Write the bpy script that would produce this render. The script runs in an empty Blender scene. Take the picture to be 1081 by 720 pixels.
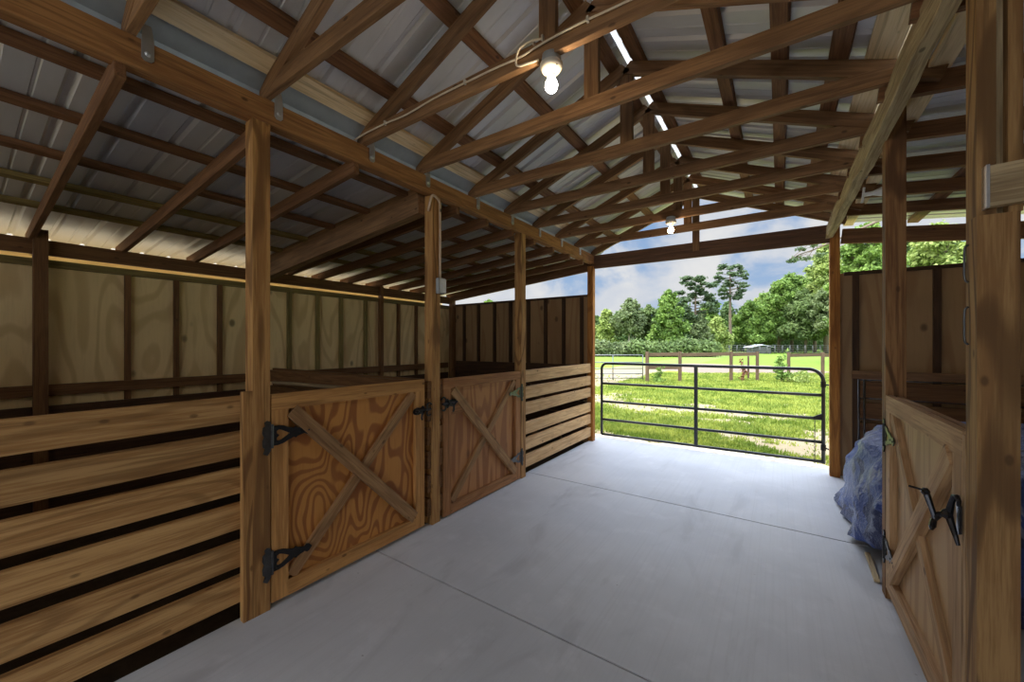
import bpy, bmesh, math, random
import numpy as np
from mathutils import Vector, Matrix, noise as mnoise
from mathutils.geometry import tessellate_polygon

random.seed(7)
RNG = np.random.default_rng(11)
S = bpy.context.scene
COL = S.collection
PI = math.pi

# ------------------------------------------------------------------ helpers
def link(o):
    COL.objects.link(o)
    return o

def thing(name, label, cat, loc=(0, 0, 0), group=None):
    o = link(bpy.data.objects.new(name, None))
    o.empty_display_size = .05
    o.location = loc
    o['label'] = label
    o['category'] = cat
    if group:
        o['group'] = group
    return o

def tag(o, label=None, cat=None, group=None, kind=None):
    if label: o['label'] = label
    if cat: o['category'] = cat
    if group: o['group'] = group
    if kind: o['kind'] = kind
    return o

def abs_loc(o):
    v = Vector((0, 0, 0))
    while o is not None:
        v += o.location
        o = o.parent
    return v

def place(o, M, parent):
    """put o at world matrix M; parents are never rotated unless they are lumber (handled by matrix)"""
    if parent is None:
        o.matrix_basis = M
    else:
        o.parent = parent
        P = world_of(parent)
        o.matrix_basis = P.inverted() @ M
    return o

def world_of(o):
    M = o.matrix_basis.copy()
    p = o.parent
    while p is not None:
        M = p.matrix_basis @ M
        p = p.parent
    return M

def mesh_obj(name, bm, mat, parent=None, M=None, smooth=False):
    me = bpy.data.meshes.new(name)
    bm.normal_update()
    bm.to_mesh(me)
    bm.free()
    me.materials.append(mat)
    if smooth:
        for p in me.polygons: p.use_smooth = True
    o = link(bpy.data.objects.new(name, me))
    place(o, M or Matrix.Identity(4), parent)
    return o

def arr_obj(name, verts, faces, mat, parent=None, M=None, smooth=False):
    me = bpy.data.meshes.new(name)
    me.from_pydata([tuple(v) for v in verts], [], [tuple(f) for f in faces])
    me.materials.append(mat)
    if smooth:
        for p in me.polygons: p.use_smooth = True
    me.update()
    o = link(bpy.data.objects.new(name, me))
    place(o, M or Matrix.Identity(4), parent)
    return o

def bm_box(bm, x0, x1, y0, y1, z0, z1):
    vs = [bm.verts.new((x, y, z)) for x in (x0, x1) for y in (y0, y1) for z in (z0, z1)]
    for f in ((0, 1, 3, 2), (4, 6, 7, 5), (0, 4, 5, 1), (2, 3, 7, 6), (0, 2, 6, 4), (1, 5, 7, 3)):
        bm.faces.new([vs[i] for i in f])
    return vs

def frame_of(p0, p1, up=(0, 0, 1), roll=0.0):
    p0 = Vector(p0); p1 = Vector(p1)
    x = (p1 - p0).normalized()
    u = Vector(up)
    if abs(x.dot(u)) > .98:
        u = Vector((0, 1, 0))
    y = u.cross(x).normalized()
    z = x.cross(y)
    R = Matrix((x, y, z)).transposed().to_4x4()
    return Matrix.Translation(p0) @ R @ Matrix.Rotation(roll, 4, 'X')

def lumber(name, p0, p1, w, h, mat, parent=None, up=(0, 0, 1), bow=0.0, cut0=0.0, cut1=0.0, bev=.003, rough=0.0, segs=1, side=0.0):
    """a board whose grain runs along its own X axis; w across (local Y), h along `up` (local Z)."""
    p0 = Vector(p0); p1 = Vector(p1)
    L = (p1 - p0).length
    M = frame_of(p0, p1, up)
    bm = bmesh.new()
    bm_box(bm, 0, L, -w / 2, w / 2, -h / 2, h / 2)
    for v in bm.verts:          # mitre cuts: shift ends depending on local z
        k = v.co.z / h
        if v.co.x < L / 2: v.co.x += cut0 * k
        else: v.co.x += cut1 * k
    n = segs
    if bow or rough or side: n = max(segs, 10)
    if n > 1:
        e = [e for e in bm.edges if abs(e.verts[0].co.x - e.verts[1].co.x) > L * .4]
        bmesh.ops.subdivide_edges(bm, edges=e, cuts=n - 1)
    if bev:
        bmesh.ops.bevel(bm, geom=[e for e in bm.edges if e.calc_face_angle(0) > .5], offset=bev, segments=1, affect='EDGES', clamp_overlap=True)
    if bow or side:
        for v in bm.verts:
            t = v.co.x / L
            v.co.z += bow * 4 * t * (1 - t)
            v.co.y += side * 4 * t * (1 - t)
    if rough:
        for v in bm.verts:
            q = M @ v.co
            v.co.y += rough * mnoise.noise(q * 4)
            v.co.z += rough * mnoise.noise(q * 4 + Vector((9, 3, 1)))
    return mesh_obj(name, bm, mat, parent, M)

def tube_bm(bm, pts, r, seg=8, cap=True):
    pts = [Vector(p) for p in pts]
    rings = []
    n = len(pts)
    prev = None
    for i, p in enumerate(pts):
        d = (pts[min(i + 1, n - 1)] - pts[max(i - 1, 0)]).normalized()
        if prev is None:
            a = d.orthogonal().normalized()
        else:
            a = (prev - d * prev.dot(d)).normalized()
        prev = a
        b = d.cross(a)
        rr = r[i] if isinstance(r, (list, tuple)) else r
        rings.append([bm.verts.new(p + (a * math.cos(2 * PI * k / seg) + b * math.sin(2 * PI * k / seg)) * rr) for k in range(seg)])
    for i in range(n - 1):
        for k in range(seg):
            bm.faces.new((rings[i][k], rings[i][(k + 1) % seg], rings[i + 1][(k + 1) % seg], rings[i + 1][k]))
    if cap:
        bm.faces.new(rings[0][::-1]); bm.faces.new(rings[-1])

def tube(name, pts, r, mat, parent=None, seg=8):
    bm = bmesh.new()
    o = Vector(pts[0])
    tube_bm(bm, [Vector(p) - o for p in pts], r, seg)
    return mesh_obj(name, bm, mat, parent, Matrix.Translation(o), smooth=True)

def lathe_bm(bm, prof, seg=20, M=Matrix.Identity(4)):
    rings = [[bm.verts.new(M @ Vector((r * math.cos(2 * PI * k / seg), r * math.sin(2 * PI * k / seg), z))) for k in range(seg)] for r, z in prof]
    for a, b in zip(rings, rings[1:]):
        for k in range(seg):
            bm.faces.new((a[k], a[(k + 1) % seg], b[(k + 1) % seg], b[k]))
    bm.faces.new(rings[0][::-1]); bm.faces.new(rings[-1])

def plate_bm(bm, outer, holes, t, M=Matrix.Identity(4)):
    """flat plate in local XY with holes, thickness t along +Z"""
    loops = [[Vector((x, y, 0)) for x, y in outer]] + [[Vector((x, y, 0)) for x, y in h] for h in holes]
    tris = tessellate_polygon(loops)
    flat = [p for l in loops for p in l]
    lo = [bm.verts.new(M @ p) for p in flat]
    hi = [bm.verts.new(M @ (p + Vector((0, 0, t)))) for p in flat]
    for a, b, c in tris:
        try:
            bm.faces.new((hi[a], hi[b], hi[c])); bm.faces.new((lo[c], lo[b], lo[a]))
        except ValueError:
            pass
    k = 0
    for l in loops:
        n = len(l)
        for i in range(n):
            a, b = k + i, k + (i + 1) % n
            bm.faces.new((lo[a], lo[b], hi[b], hi[a]))
        k += n
    bmesh.ops.recalc_face_normals(bm, faces=bm.faces)

# ------------------------------------------------------------------ materials
def new_mat(name):
    m = bpy.data.materials.new(name)
    m.use_nodes = True
    nt = m.node_tree
    nt.nodes.clear()
    out = nt.nodes.new('ShaderNodeOutputMaterial')
    b = nt.nodes.new('ShaderNodeBsdfPrincipled')
    nt.links.new(b.outputs[0], out.inputs[0])
    return m, nt, b

class N:
    """tiny node-building helper"""
    def __init__(s, nt): s.nt = nt
    def node(s, t, **kw):
        n = s.nt.nodes.new(t)
        for k, v in kw.items(): setattr(n, k, v)
        return n
    def put(s, inp, v):
        if isinstance(v, bpy.types.NodeSocket): s.nt.links.new(v, inp)
        else: inp.default_value = v
    def math(s, op, a, b=0.0, c=0.0, clamp=False):
        n = s.node('ShaderNodeMath', operation=op, use_clamp=clamp)
        s.put(n.inputs[0], a); s.put(n.inputs[1], b); s.put(n.inputs[2], c)
        return n.outputs[0]
    def vmath(s, op, a, b=(0, 0, 0)):
        n = s.node('ShaderNodeVectorMath', operation=op)
        s.put(n.inputs[0], a); s.put(n.inputs[1], b)
        return n.outputs[0]
    def noise(s, vec, scale, detail=2, rough=.5, dist=0.0):
        n = s.node('ShaderNodeTexNoise')
        s.put(n.inputs['Vector'], vec); s.put(n.inputs['Scale'], scale); s.put(n.inputs['Detail'], detail)
        s.put(n.inputs['Roughness'], rough); s.put(n.inputs['Distortion'], dist)
        return n.outputs['Fac']
    def ramp(s, fac, stops):
        n = s.node('ShaderNodeValToRGB')
        el = n.color_ramp.elements
        while len(el) < len(stops): el.new(.5)
        for e, (p, c) in zip(el, stops):
            e.position = p
            e.color = (*c, 1) if len(c) == 3 else c
        s.put(n.inputs[0], fac)
        return n.outputs[0]
    def step(s, v, a, b):
        n = s.node('ShaderNodeMapRange', interpolation_type='SMOOTHSTEP')
        s.put(n.inputs[0], v); s.put(n.inputs[1], a); s.put(n.inputs[2], b)
        return n.outputs[0]
    def mix(s, fac, a, b, mode='MIX'):
        n = s.node('ShaderNodeMix', data_type='RGBA', blend_type=mode)
        s.put(n.inputs[0], fac)
        s.put(n.inputs[6], a if isinstance(a, bpy.types.NodeSocket) else (*a, 1))
        s.put(n.inputs[7], b if isinstance(b, bpy.types.NodeSocket) else (*b, 1))
        return n.outputs[2]
    def bump(s, h, strength=.3, dist=.01):
        n = s.node('ShaderNodeBump')
        s.put(n.inputs['Height'], h); n.inputs['Strength'].default_value = strength; n.inputs['Distance'].default_value = dist
        return n.outputs[0]
    def sep(s, v):
        n = s.node('ShaderNodeSeparateXYZ'); s.put(n.inputs[0], v)
        return n.outputs

def grain_vec(k):
    tc = k.node('ShaderNodeTexCoord').outputs['Object']
    r = k.node('ShaderNodeObjectInfo').outputs['Random']
    off = k.node('ShaderNodeCombineXYZ')
    k.put(off.inputs[0], k.math('MULTIPLY', r, 53.0)); k.put(off.inputs[1], k.math('MULTIPLY', r, 17.3)); k.put(off.inputs[2], k.math('MULTIPLY', r, 31.7))
    return k.vmath('ADD', tc, off.outputs[0]), r

def wood(name, base, dark, streak=.5, rings=.35, knots=1.0, vary=.25, rough=.72, spec=.3, fig=10.0):
    base = (base[0] * 1.03, base[1] * .97, base[2] * .92); dark = (dark[0] * 1.03, dark[1] * .96, dark[2] * .92)
    m, nt, b = new_mat(name); k = N(nt)
    v, r = grain_vec(k)
    g = k.vmath('MULTIPLY', v, (.10, 1, 1))
    fine = k.noise(k.vmath('MULTIPLY', v, (.045, 1, 1)), 130, 4, .6)
    mid = k.noise(k.vmath('MULTIPLY', v, (.07, 1, 1)), 26, 4, .55)
    f = k.noise(k.vmath('MULTIPLY', v, (.16, 1, 1)), 3.4, 1.5, .45)
    ring = k.math('SINE', k.math('MULTIPLY', f, fig * 2.2 * PI))
    ring = k.step(ring, .35, .98)
    c = k.mix(k.step(k.math('ADD', k.math('MULTIPLY', fine, .45), k.math('MULTIPLY', mid, .55)), .40, .60), dark, base)
    c = k.mix(streak, base, c)
    line = k.step(k.noise(k.vmath('MULTIPLY', v, (.03, 1, 1)), 60, 2, .5), .56, .66)
    c = k.mix(k.math('MULTIPLY', line, .45), c, tuple(x * .5 for x in dark))
    c = k.mix(k.math('MULTIPLY', ring, rings), c, tuple(x * .55 for x in dark))
    vo = k.node('ShaderNodeTexVoronoi')
    k.put(vo.inputs['Vector'], k.vmath('MULTIPLY', v, (4.8, 9, 9))); vo.inputs['Scale'].default_value = 1.0
    kd = k.step(vo.outputs['Distance'], .115, .05)
    c = k.mix(k.math('MULTIPLY', kd, .8 * knots), c, tuple(x * .28 for x in dark))
    val = k.math('ADD', k.math('MULTIPLY', r, vary), 1 - vary / 2)
    c = k.mix(1.0, c, k.node('ShaderNodeCombineXYZ').outputs[0], 'MULTIPLY')
    cx = c.node.inputs[7].links[0].from_node
    for i in range(3): k.put(cx.inputs[i], val)
    k.put(b.inputs['Base Color'], c)
    b.inputs['Roughness'].default_value = rough
    b.inputs['Specular IOR Level'].default_value = spec
    k.put(b.inputs['Normal'], k.bump(k.math('ADD', fine, k.math('MULTIPLY', ring, .3)), .25, .004))
    return m

def plywood(name, light, dark, fig=9.0, scale=1.5, stretch=.28, contrast=.8, knots=1.0, rough=.6, sharp=(.0, .9), vary=.1):
    m, nt, b = new_mat(name); k = N(nt)
    v, r = grain_vec(k)
    f = k.noise(k.vmath('MULTIPLY', v, (stretch, 1, 1)), scale, 2.2, .42, .25)
    s = k.math('SINE', k.math('MULTIPLY', f, fig * 2 * PI))
    fig_f = k.step(s, *sharp)
    fine = k.noise(k.vmath('MULTIPLY', v, (.08, 1, 1)), 60, 4, .6)
    blot = k.noise(v, 2.0, 3, .5)
    c = k.mix(k.math('MULTIPLY', fig_f, contrast), light, dark)
    c = k.mix(k.math('MULTIPLY', k.step(fine, .45, .75), .22), c, dark)
    c = k.mix(k.math('MULTIPLY', k.step(blot, .45, .75), .25), c, tuple(x * .6 for x in light))
    vo = k.node('ShaderNodeTexVoronoi')
    k.put(vo.inputs['Vector'], k.vmath('MULTIPLY', v, (2.4, 3.6, 3.6))); vo.inputs['Scale'].default_value = 1.0
    kd = k.step(vo.outputs['Distance'], .15, .06)
    c = k.mix(k.math('MULTIPLY', kd, .85 * knots), c, tuple(x * .25 for x in dark))
    val = k.math('ADD', k.math('MULTIPLY', r, vary), 1 - vary / 2)
    cb = k.node('ShaderNodeCombineXYZ')
    for i in range(3): k.put(cb.inputs[i], val)
    c = k.mix(1.0, c, cb.outputs[0], 'MULTIPLY')
    k.put(b.inputs['Base Color'], c)
    b.inputs['Roughness'].default_value = rough
    b.inputs['Specular IOR Level'].default_value = .3
    k.put(b.inputs['Normal'], k.bump(k.math('ADD', fine, k.math('MULTIPLY', fig_f, -.4)), .15, .003))
    return m

def plain(name, col, rough=.5, metal=0.0, spec=.5, nscale=0, namp=.25, bump=0.0):
    m, nt, b = new_mat(name); k = N(nt)
    if nscale:
        tc = k.node('ShaderNodeTexCoord').outputs['Object']
        n = k.noise(tc, nscale, 4, .6)
        c = k.mix(n, tuple(x * (1 - namp) for x in col), tuple(min(1, x * (1 + namp)) for x in col))
        k.put(b.inputs['Base Color'], c)
        if bump: k.put(b.inputs['Normal'], k.bump(n, bump, .01))
    else:
        b.inputs['Base Color'].default_value = (*col, 1)
    b.inputs['Roughness'].default_value = rough
    b.inputs['Metallic'].default_value = metal
    b.inputs['Specular IOR Level'].default_value = spec
    return m

def emit(name, col, strength):
    m, nt, b = new_mat(name)
    b.inputs['Base Color'].default_value = (*col, 1)
    b.inputs['Emission Color'].default_value = (*col, 1)
    b.inputs['Emission Strength'].default_value = strength
    return m

MAT = {}
MAT['plank'] = wood('pine plank', (.50, .31, .125), (.31, .165, .055), streak=.9, rings=.45, knots=.75)
MAT['post'] = wood('treated post', (.46, .265, .095), (.28, .135, .042), streak=.8, rings=.8, knots=.7, vary=.15)
MAT['post_dark'] = wood('weathered post', (.32, .18, .075), (.17, .08, .03), streak=.8, rings=.85, knots=.7, vary=.15)
MAT['post_amber'] = wood('amber post', (.50, .23, .05), (.30, .11, .02), streak=.8, rings=.5, knots=.7, vary=.1)
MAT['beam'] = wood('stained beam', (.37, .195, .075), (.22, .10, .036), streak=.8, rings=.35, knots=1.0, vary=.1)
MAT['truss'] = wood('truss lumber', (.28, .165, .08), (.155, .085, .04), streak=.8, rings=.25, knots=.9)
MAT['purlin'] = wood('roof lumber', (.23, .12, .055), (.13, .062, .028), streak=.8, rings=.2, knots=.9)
MAT['nearpost'] = wood('olive brown post', (.37, .23, .095), (.22, .12, .045), streak=.85, rings=.85, knots=.8, vary=.1)
MAT['plankfar'] = wood('pale far plank', (.66, .45, .23), (.46, .28, .12), streak=.8, rings=.2, knots=1.0)  # paler tone for the planks beside the pipe gate
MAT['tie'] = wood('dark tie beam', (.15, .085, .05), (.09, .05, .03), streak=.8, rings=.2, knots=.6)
MAT['pale'] = wood('fresh pine board', (.84, .72, .46), (.66, .52, .28), streak=.7, rings=.12, knots=.8)
MAT['log'] = wood('grey weathered timber', (.50, .41, .25), (.27, .20, .11), streak=.9, rings=.25, knots=.9, rough=.85)
MAT['dark'] = wood('dark stained board', (.085, .045, .02), (.045, .024, .012), streak=.8, rings=.2, knots=.5)
MAT['stud'] = wood('old stud', (.21, .11, .042), (.12, .055, .02), streak=.8, rings=.2, knots=.6)
MAT['stud_green'] = wood('green treated stud', (.26, .21, .075), (.16, .12, .04), streak=.8, rings=.2, knots=.4)
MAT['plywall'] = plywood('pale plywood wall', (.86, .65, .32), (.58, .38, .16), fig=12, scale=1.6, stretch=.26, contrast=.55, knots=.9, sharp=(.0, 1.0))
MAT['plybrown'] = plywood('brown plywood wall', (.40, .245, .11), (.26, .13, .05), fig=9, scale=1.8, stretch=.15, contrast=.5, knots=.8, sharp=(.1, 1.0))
MAT['doorply'] = plywood('rotary cut fir plywood', (.56, .25, .06), (.27, .085, .022), fig=24, scale=2.2, stretch=.38, contrast=.8, knots=.3, sharp=(-.2, .7), rough=.5)
MAT['doorply2'] = plywood('vertical fir plywood', (.44, .20, .07), (.24, .085, .028), fig=11, scale=3.2, stretch=.14, contrast=.75, knots=.5, sharp=(-.1, .8))
MAT['doorply3'] = plywood('faded fir plywood', (.50, .32, .155), (.32, .175, .075), fig=12, scale=2.6, stretch=.10, contrast=.55, knots=.6, sharp=(.0, .9))
MAT['doorframe'] = wood('door frame pine', (.54, .295, .10), (.34, .165, .05), streak=.8, rings=.3, knots=.9, vary=.12)
MAT['doorframe2'] = wood('darker door frame', (.40, .20, .08), (.25, .11, .038), streak=.8, rings=.3, knots=.8, vary=.12)
MAT['doorframe3'] = wood('greyed door frame', (.52, .36, .20), (.33, .20, .10), streak=.8, rings=.25, knots=1.0, vary=.1)
MAT['brace'] = wood('weathered brace', (.40, .24, .11), (.24, .13, .055), streak=.85, rings=.35, knots=.8, vary=.12)
MAT['iron'] = plain('black iron', (.012, .012, .013), .42, .3, .5, 30, .3)
MAT['ironshine'] = plain('polished black iron', (.05, .05, .055), .25, .85, .5, 30, .4)
MAT['ironworn'] = plain('worn iron', (.10, .10, .10), .35, .9, .5, 40, .5)
MAT['brass'] = plain('tarnished brass', (.32, .30, .14), .4, .9, .5, 40, .4)
MAT['galv'] = plain('galvanised steel', (.55, .56, .56), .35, .85, .5, 20, .2)
MAT['greysteel'] = plain('painted grey steel', (.36, .38, .38), .5, .2, .5, 12, .2)
MAT['white'] = plain('white porcelain', (.55, .51, .43), .35, 0, .5, 8, .1)
MAT['whiteplastic'] = plain('white plastic', (.72, .72, .70), .4, 0, .5)
MAT['cable'] = plain('cream cable', (.72, .62, .46), .5)
MAT['conduit'] = plain('copper brown pipe', (.50, .36, .24), .45, .2)
MAT['gatepaint'] = plain('black gate enamel', (.010, .012, .012), .3, .0, .6)
MAT['farwood'] = wood('grey fence wood', (.14, .095, .058), (.08, .052, .03), streak=.8, rings=.1, knots=.2)
MAT['farmetal'] = plain('far grey metal', (.16, .165, .16), .5, .3)
MAT['dirt'] = plain('stall dirt', (.055, .038, .024), .95, 0, .1, 14, .5, .6)
MAT['gravel'] = plain('pale sand and gravel', (.50, .44, .35), .95, 0, .1, 22, .5, .7)
MAT['bark'] = plain('bark', (.16, .12, .085), .95, 0, .1, 6, .4, .5)
MAT['barkgrey'] = plain('pale bark', (.30, .26, .21), .95, 0, .1, 6, .4, .5)
MAT['shedwhite'] = plain('white shed roof', (.80, .82, .85), .5)
MAT['shedgrey'] = plain('shed wall', (.07, .07, .065), .7)
MAT['bulb'] = emit('lit bulb', (1.0, .80, .55), 50)
MAT['bulbfar'] = emit('lit bulb far', (1.0, .72, .45), 40)

def metal_sheet():
    m, nt, b = new_mat('galvalume roof sheet'); k = N(nt)
    tc = k.node('ShaderNodeTexCoord').outputs['Object']
    n = k.noise(k.vmath('MULTIPLY', tc, (.6, 6, 6)), 2.5, 4, .6)
    k.put(b.inputs['Base Color'], k.mix(n, (.52, .515, .51), (.68, .68, .68)))
    b.inputs['Metallic'].default_value = .35
    k.put(b.inputs['Roughness'], k.math('ADD', k.math('MULTIPLY', n, .2), .42))
    return m
MAT['sheet'] = metal_sheet()

def concrete():
    m, nt, b = new_mat('broomed concrete'); k = N(nt)
    tc = k.node('ShaderNodeTexCoord').outputs['Object']
    big = k.noise(tc, .9, 4, .55)
    mid = k.noise(tc, 5, 5, .6)
    broom = k.noise(k.vmath('MULTIPLY', tc, (70, .6, 1)), 1, 3, .6)
    fine = k.noise(tc, 120, 3, .7)
    c = k.mix(k.step(big, .3, .7), (.50, .515, .545), (.60, .615, .645))
    c = k.mix(k.math('MULTIPLY', k.step(mid, .5, .72), .4), c, (.68, .69, .72))
    smear = k.noise(k.vmath('MULTIPLY', tc, (1.6, .55, 1)), 1.7, 5, .62, .8)
    c = k.mix(k.math('MULTIPLY', k.step(smear, .54, .70), .45), c, (.36, .37, .395))
    c = k.mix(k.math('MULTIPLY', k.step(broom, .45, .75), .22), c, (.40, .41, .43))
    c = k.mix(k.math('MULTIPLY', k.step(fine, .55, .8), .3), c, (.36, .36, .37))
    vo = k.node('ShaderNodeTexVoronoi'); k.put(vo.inputs['Vector'], k.vmath('MULTIPLY', tc, (1.3, 1.9, 1)))
    st = k.math('MULTIPLY', k.step(vo.outputs['Distance'], .06, .01), k.step(mid, .45, .6))
    c = k.mix(k.math('MULTIPLY', st, .6), c, (.13, .12, .11))
    k.put(b.inputs['Base Color'], c)
    k.put(b.inputs['Roughness'], k.math('ADD', k.math('MULTIPLY', mid, .3), .38))
    b.inputs['Specular IOR Level'].default_value = .35
    k.put(b.inputs['Normal'], k.bump(k.math('ADD', broom, k.math('MULTIPLY', fine, .6)), .12, .004))
    return m
MAT['concrete'] = concrete()

def ground_mat():
    m, nt, b = new_mat('pasture ground'); k = N(nt)
    tc = k.node('ShaderNodeTexCoord').outputs['Object']
    big = k.noise(tc, .35, 4, .6)
    mid = k.noise(tc, 1.6, 5, .65)
    fine = k.noise(tc, 22, 4, .7)
    c = k.mix(k.step(mid, .35, .7), (.13, .19, .025), (.25, .29, .045))
    c = k.mix(k.math('MULTIPLY', k.step(fine, .4, .75), .5), c, (.075, .125, .014))
    s = k.sep(tc)
    ba = k.node('ShaderNodeAttribute', attribute_name='bare').outputs['Fac']
    bare = k.step(k.math('ADD', ba, k.math('MULTIPLY', k.math('SUBTRACT', fine, .5), .5)), .25, .65)
    c = k.mix(k.math('MULTIPLY', bare, .9), c, k.mix(mid, (.20, .155, .105), (.31, .245, .17)))
    # the sandy riding track behind the rail fence
    def ell(cx, cy, rx, ry, rot):
        x = k.math('SUBTRACT', s[0], cx); y = k.math('SUBTRACT', s[1], cy)
        ca, sa = math.cos(rot), math.sin(rot)
        a = k.math('DIVIDE', k.math('ADD', k.math('MULTIPLY', x, ca), k.math('MULTIPLY', y, sa)), rx)
        bb = k.math('DIVIDE', k.math('SUBTRACT', k.math('MULTIPLY', y, ca), k.math('MULTIPLY', x, sa)), ry)
        d = k.math('SQRT', k.math('ADD', k.math('MULTIPLY', a, a), k.math('MULTIPLY', bb, bb)))
        return k.step(k.math('ADD', d, k.math('MULTIPLY', k.math('SUBTRACT', mid, .5), .35)), 1.02, .92)
    arena = ell(-2.5, 29.0, 5.0, 7.0, math.radians(30))
    c = k.mix(arena, c, k.mix(fine, (.165, .125, .095), (.22, .17, .135)))
    far = k.step(s[1], 22.0, 34.0)
    c = k.mix(k.math('MULTIPLY', k.math('SUBTRACT', 1.0, arena), k.math('MULTIPLY', far, .8)), c, (.125, .20, .03))
    k.put(b.inputs['Base Color'], c)
    b.inputs['Roughness'].default_value = .95
    b.inputs['Specular IOR Level'].default_value = .1
    k.put(b.inputs['Normal'], k.bump(fine, .6, .03))
    return m
MAT['ground'] = ground_mat()

def leaf_mat(name, a, bcol, scale=.8):
    m, nt, b = new_mat(name); k = N(nt)
    tc = k.node('ShaderNodeTexCoord').outputs['Object']
    n = k.noise(tc, scale, 3, .6); f = k.noise(tc, 9, 2, .6)
    c = k.mix(k.step(k.math('ADD', k.math('MULTIPLY', n, .6), k.math('MULTIPLY', f, .4)), .38, .62), a, bcol)
    k.put(b.inputs['Base Color'], c)
    b.inputs['Roughness'].default_value = .65
    b.inputs['Specular IOR Level'].default_value = .2
    tr = nt.nodes.new('ShaderNodeBsdfTranslucent'); k.put(tr.inputs[0], c)
    mx = nt.nodes.new('ShaderNodeMixShader'); mx.inputs[0].default_value = .35
    nt.links.new(b.outputs[0], mx.inputs[1]); nt.links.new(tr.outputs[0], mx.inputs[2])
    out = [x for x in nt.nodes if x.type == 'OUTPUT_MATERIAL'][0]
    nt.links.new(mx.outputs[0], out.inputs[0])
    return m
MAT['leaf_bright'] = leaf_mat('bright leaves', (.10, .18, .035), (.24, .35, .075))
MAT['leaf_yellow'] = leaf_mat('yellow green leaves', (.16, .23, .05), (.38, .45, .13))
MAT['leaf_dark'] = leaf_mat('dark leaves', (.06, .11, .035), (.14, .21, .07))
MAT['leaf_olive'] = leaf_mat('olive leaves', (.09, .14, .045), (.20, .27, .09))
MAT['leaf_pine'] = leaf_mat('pine needles', (.06, .10, .045), (.14, .19, .09))
MAT['leaf_moss'] = leaf_mat('mossy oak leaves', (.11, .15, .06), (.23, .28, .12))
MAT['grass'] = leaf_mat('grass blades', (.13, .20, .025), (.36, .40, .075), 1.2)
MAT['weed_red'] = plain('rusty weed', (.18, .07, .03), .8)

def tarp_mat():
    m, nt, b = new_mat('blue tarpaulin'); k = N(nt)
    tc = k.node('ShaderNodeTexCoord').outputs['Object']
    n = k.noise(tc, 2.2, 3, .55, 1.2)
    p = k.noise(k.vmath('MULTIPLY', tc, (1, 1.4, .8)), 3.4, 3, .5, 1.6)
    f = k.noise(tc, 17, 5, .65, 1.2)
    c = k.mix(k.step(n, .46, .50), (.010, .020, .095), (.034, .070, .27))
    c = k.mix(k.math('MULTIPLY', k.step(p, .57, .61), .85), c, (.22, .25, .36))  # grey-white sheen patches painted into the colour
    c = k.mix(k.math('MULTIPLY', k.step(f, .60, .70), .5), c, (.38, .44, .62))  # pale highlights on raised wrinkles painted into the colour
    c = k.mix(k.math('MULTIPLY', k.step(f, .44, .36), .6), c, (.015, .028, .12))  # navy shade in the wrinkle hollows painted into the colour
    k.put(b.inputs['Base Color'], c)
    b.inputs['Roughness'].default_value = .28
    k.put(b.inputs['Normal'], k.bump(f, .8, .03))
    return m
MAT['tarp'] = tarp_mat()

# ------------------------------------------------------------------ key dimensions (metres)
XL, XR = -2.37, .515           # aisle faces of the left / right post rows
XW = -5.45                     # left outer wall (inside face of plywood)
YB = 5.72                      # back line
XRW = 3.3                      # right outer wall
RX = -.92                      # ridge
PW = .089
TRUSS_Y = [.47, 1.03, 1.65, 2.18, 2.82, 3.40, 3.98, 4.55, 5.12]
def g_left(X): return 2.97 + .405 * (X + 2.37)        # top of gable rafter, left slope
def g_right(X): return 2.97 + .405 * (.53 - X)
ZR = g_left(RX)
def s_left(X): return 2.665 + .085 * (X + 2.41)       # underside of left shed rafter
def s_right(X): return 2.80 - .11 * (X - .5)
Y0 = -4.2                      # roof starts behind the photographer
Y1 = 6.02                      # roof ends past the back beam

# ------------------------------------------------------------------ floor and ground
bm = bmesh.new()
for y0, y1 in ((-2.6, 1.777), (1.783, 3.867), (3.873, 5.98)):
    bm_box(bm, -2.44, 3.3, y0, y1, -.14, 0)
bm_box(bm, -2.43, 3.29, -2.59, 5.97, -.14, -.012)
bmesh.ops.bevel(bm, geom=[e for e in bm.edges if abs(e.verts[0].co.z) < 1e-6 and abs(e.verts[1].co.z) < 1e-6], offset=.004, segments=1, affect='EDGES')
tag(mesh_obj('floor', bm, MAT['concrete']), kind='structure')
bm = bmesh.new()
n = 40
vs = [[bm.verts.new((-5.62 + 3.18 * i / n, -2.6 + 8.5 * j / n, -.06 + .03 * mnoise.noise((i * .4, j * .5, 0)))) for j in range(n + 1)] for i in range(n + 1)]
for i in range(n):
    for j in range(n):
        bm.faces.new((vs[i][j], vs[i + 1][j], vs[i + 1][j + 1], vs[i][j + 1]))
tag(mesh_obj('floor_stalls', bm, MAT['dirt'], smooth=True), kind='structure')

def bare_mask(x, y):
    n_ = mnoise.noise((x * .28, y * .62, 4)) + .55 * mnoise.noise((x * .9, y * 1.7, 1)) + .25 * mnoise.noise((x * 3.1, y * 4.2, 6))
    e = min(1, max(0, (14.5 - y) / 3.0))
    m_ = min(1, max(0, (n_ + .12) / .25)) * e
    m_ = max(m_, min(1, max(0, (7.25 - y) / .5 + n_ * 1.2)))
    if x < -5.4: m_ = max(m_, min(1, (-5.4 - x) / .3) * (1 if x > -9.5 else 0))     # unseen bare sand added by the left wall to warm the eave bounce light
    return m_
def ground_z(x, y):
    return -.13 + (.05 * mnoise.noise((x * .5, y * .5, 2)) if y > 7.5 else 0)
xs_ = list(np.linspace(-130, -12, 34)) + list(np.arange(-11.9, 5.0, .13)) + list(np.linspace(5.2, 100, 34))
ys_ = list(np.linspace(-14, 5.2, 24)) + list(np.arange(5.3, 17, .13)) + list(17 + (np.linspace(.02, 1, 60) ** 1.6) * 175)
gv_ = [(x, y, ground_z(x, y)) for x in xs_ for y in ys_]
m_ = len(ys_)
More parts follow.
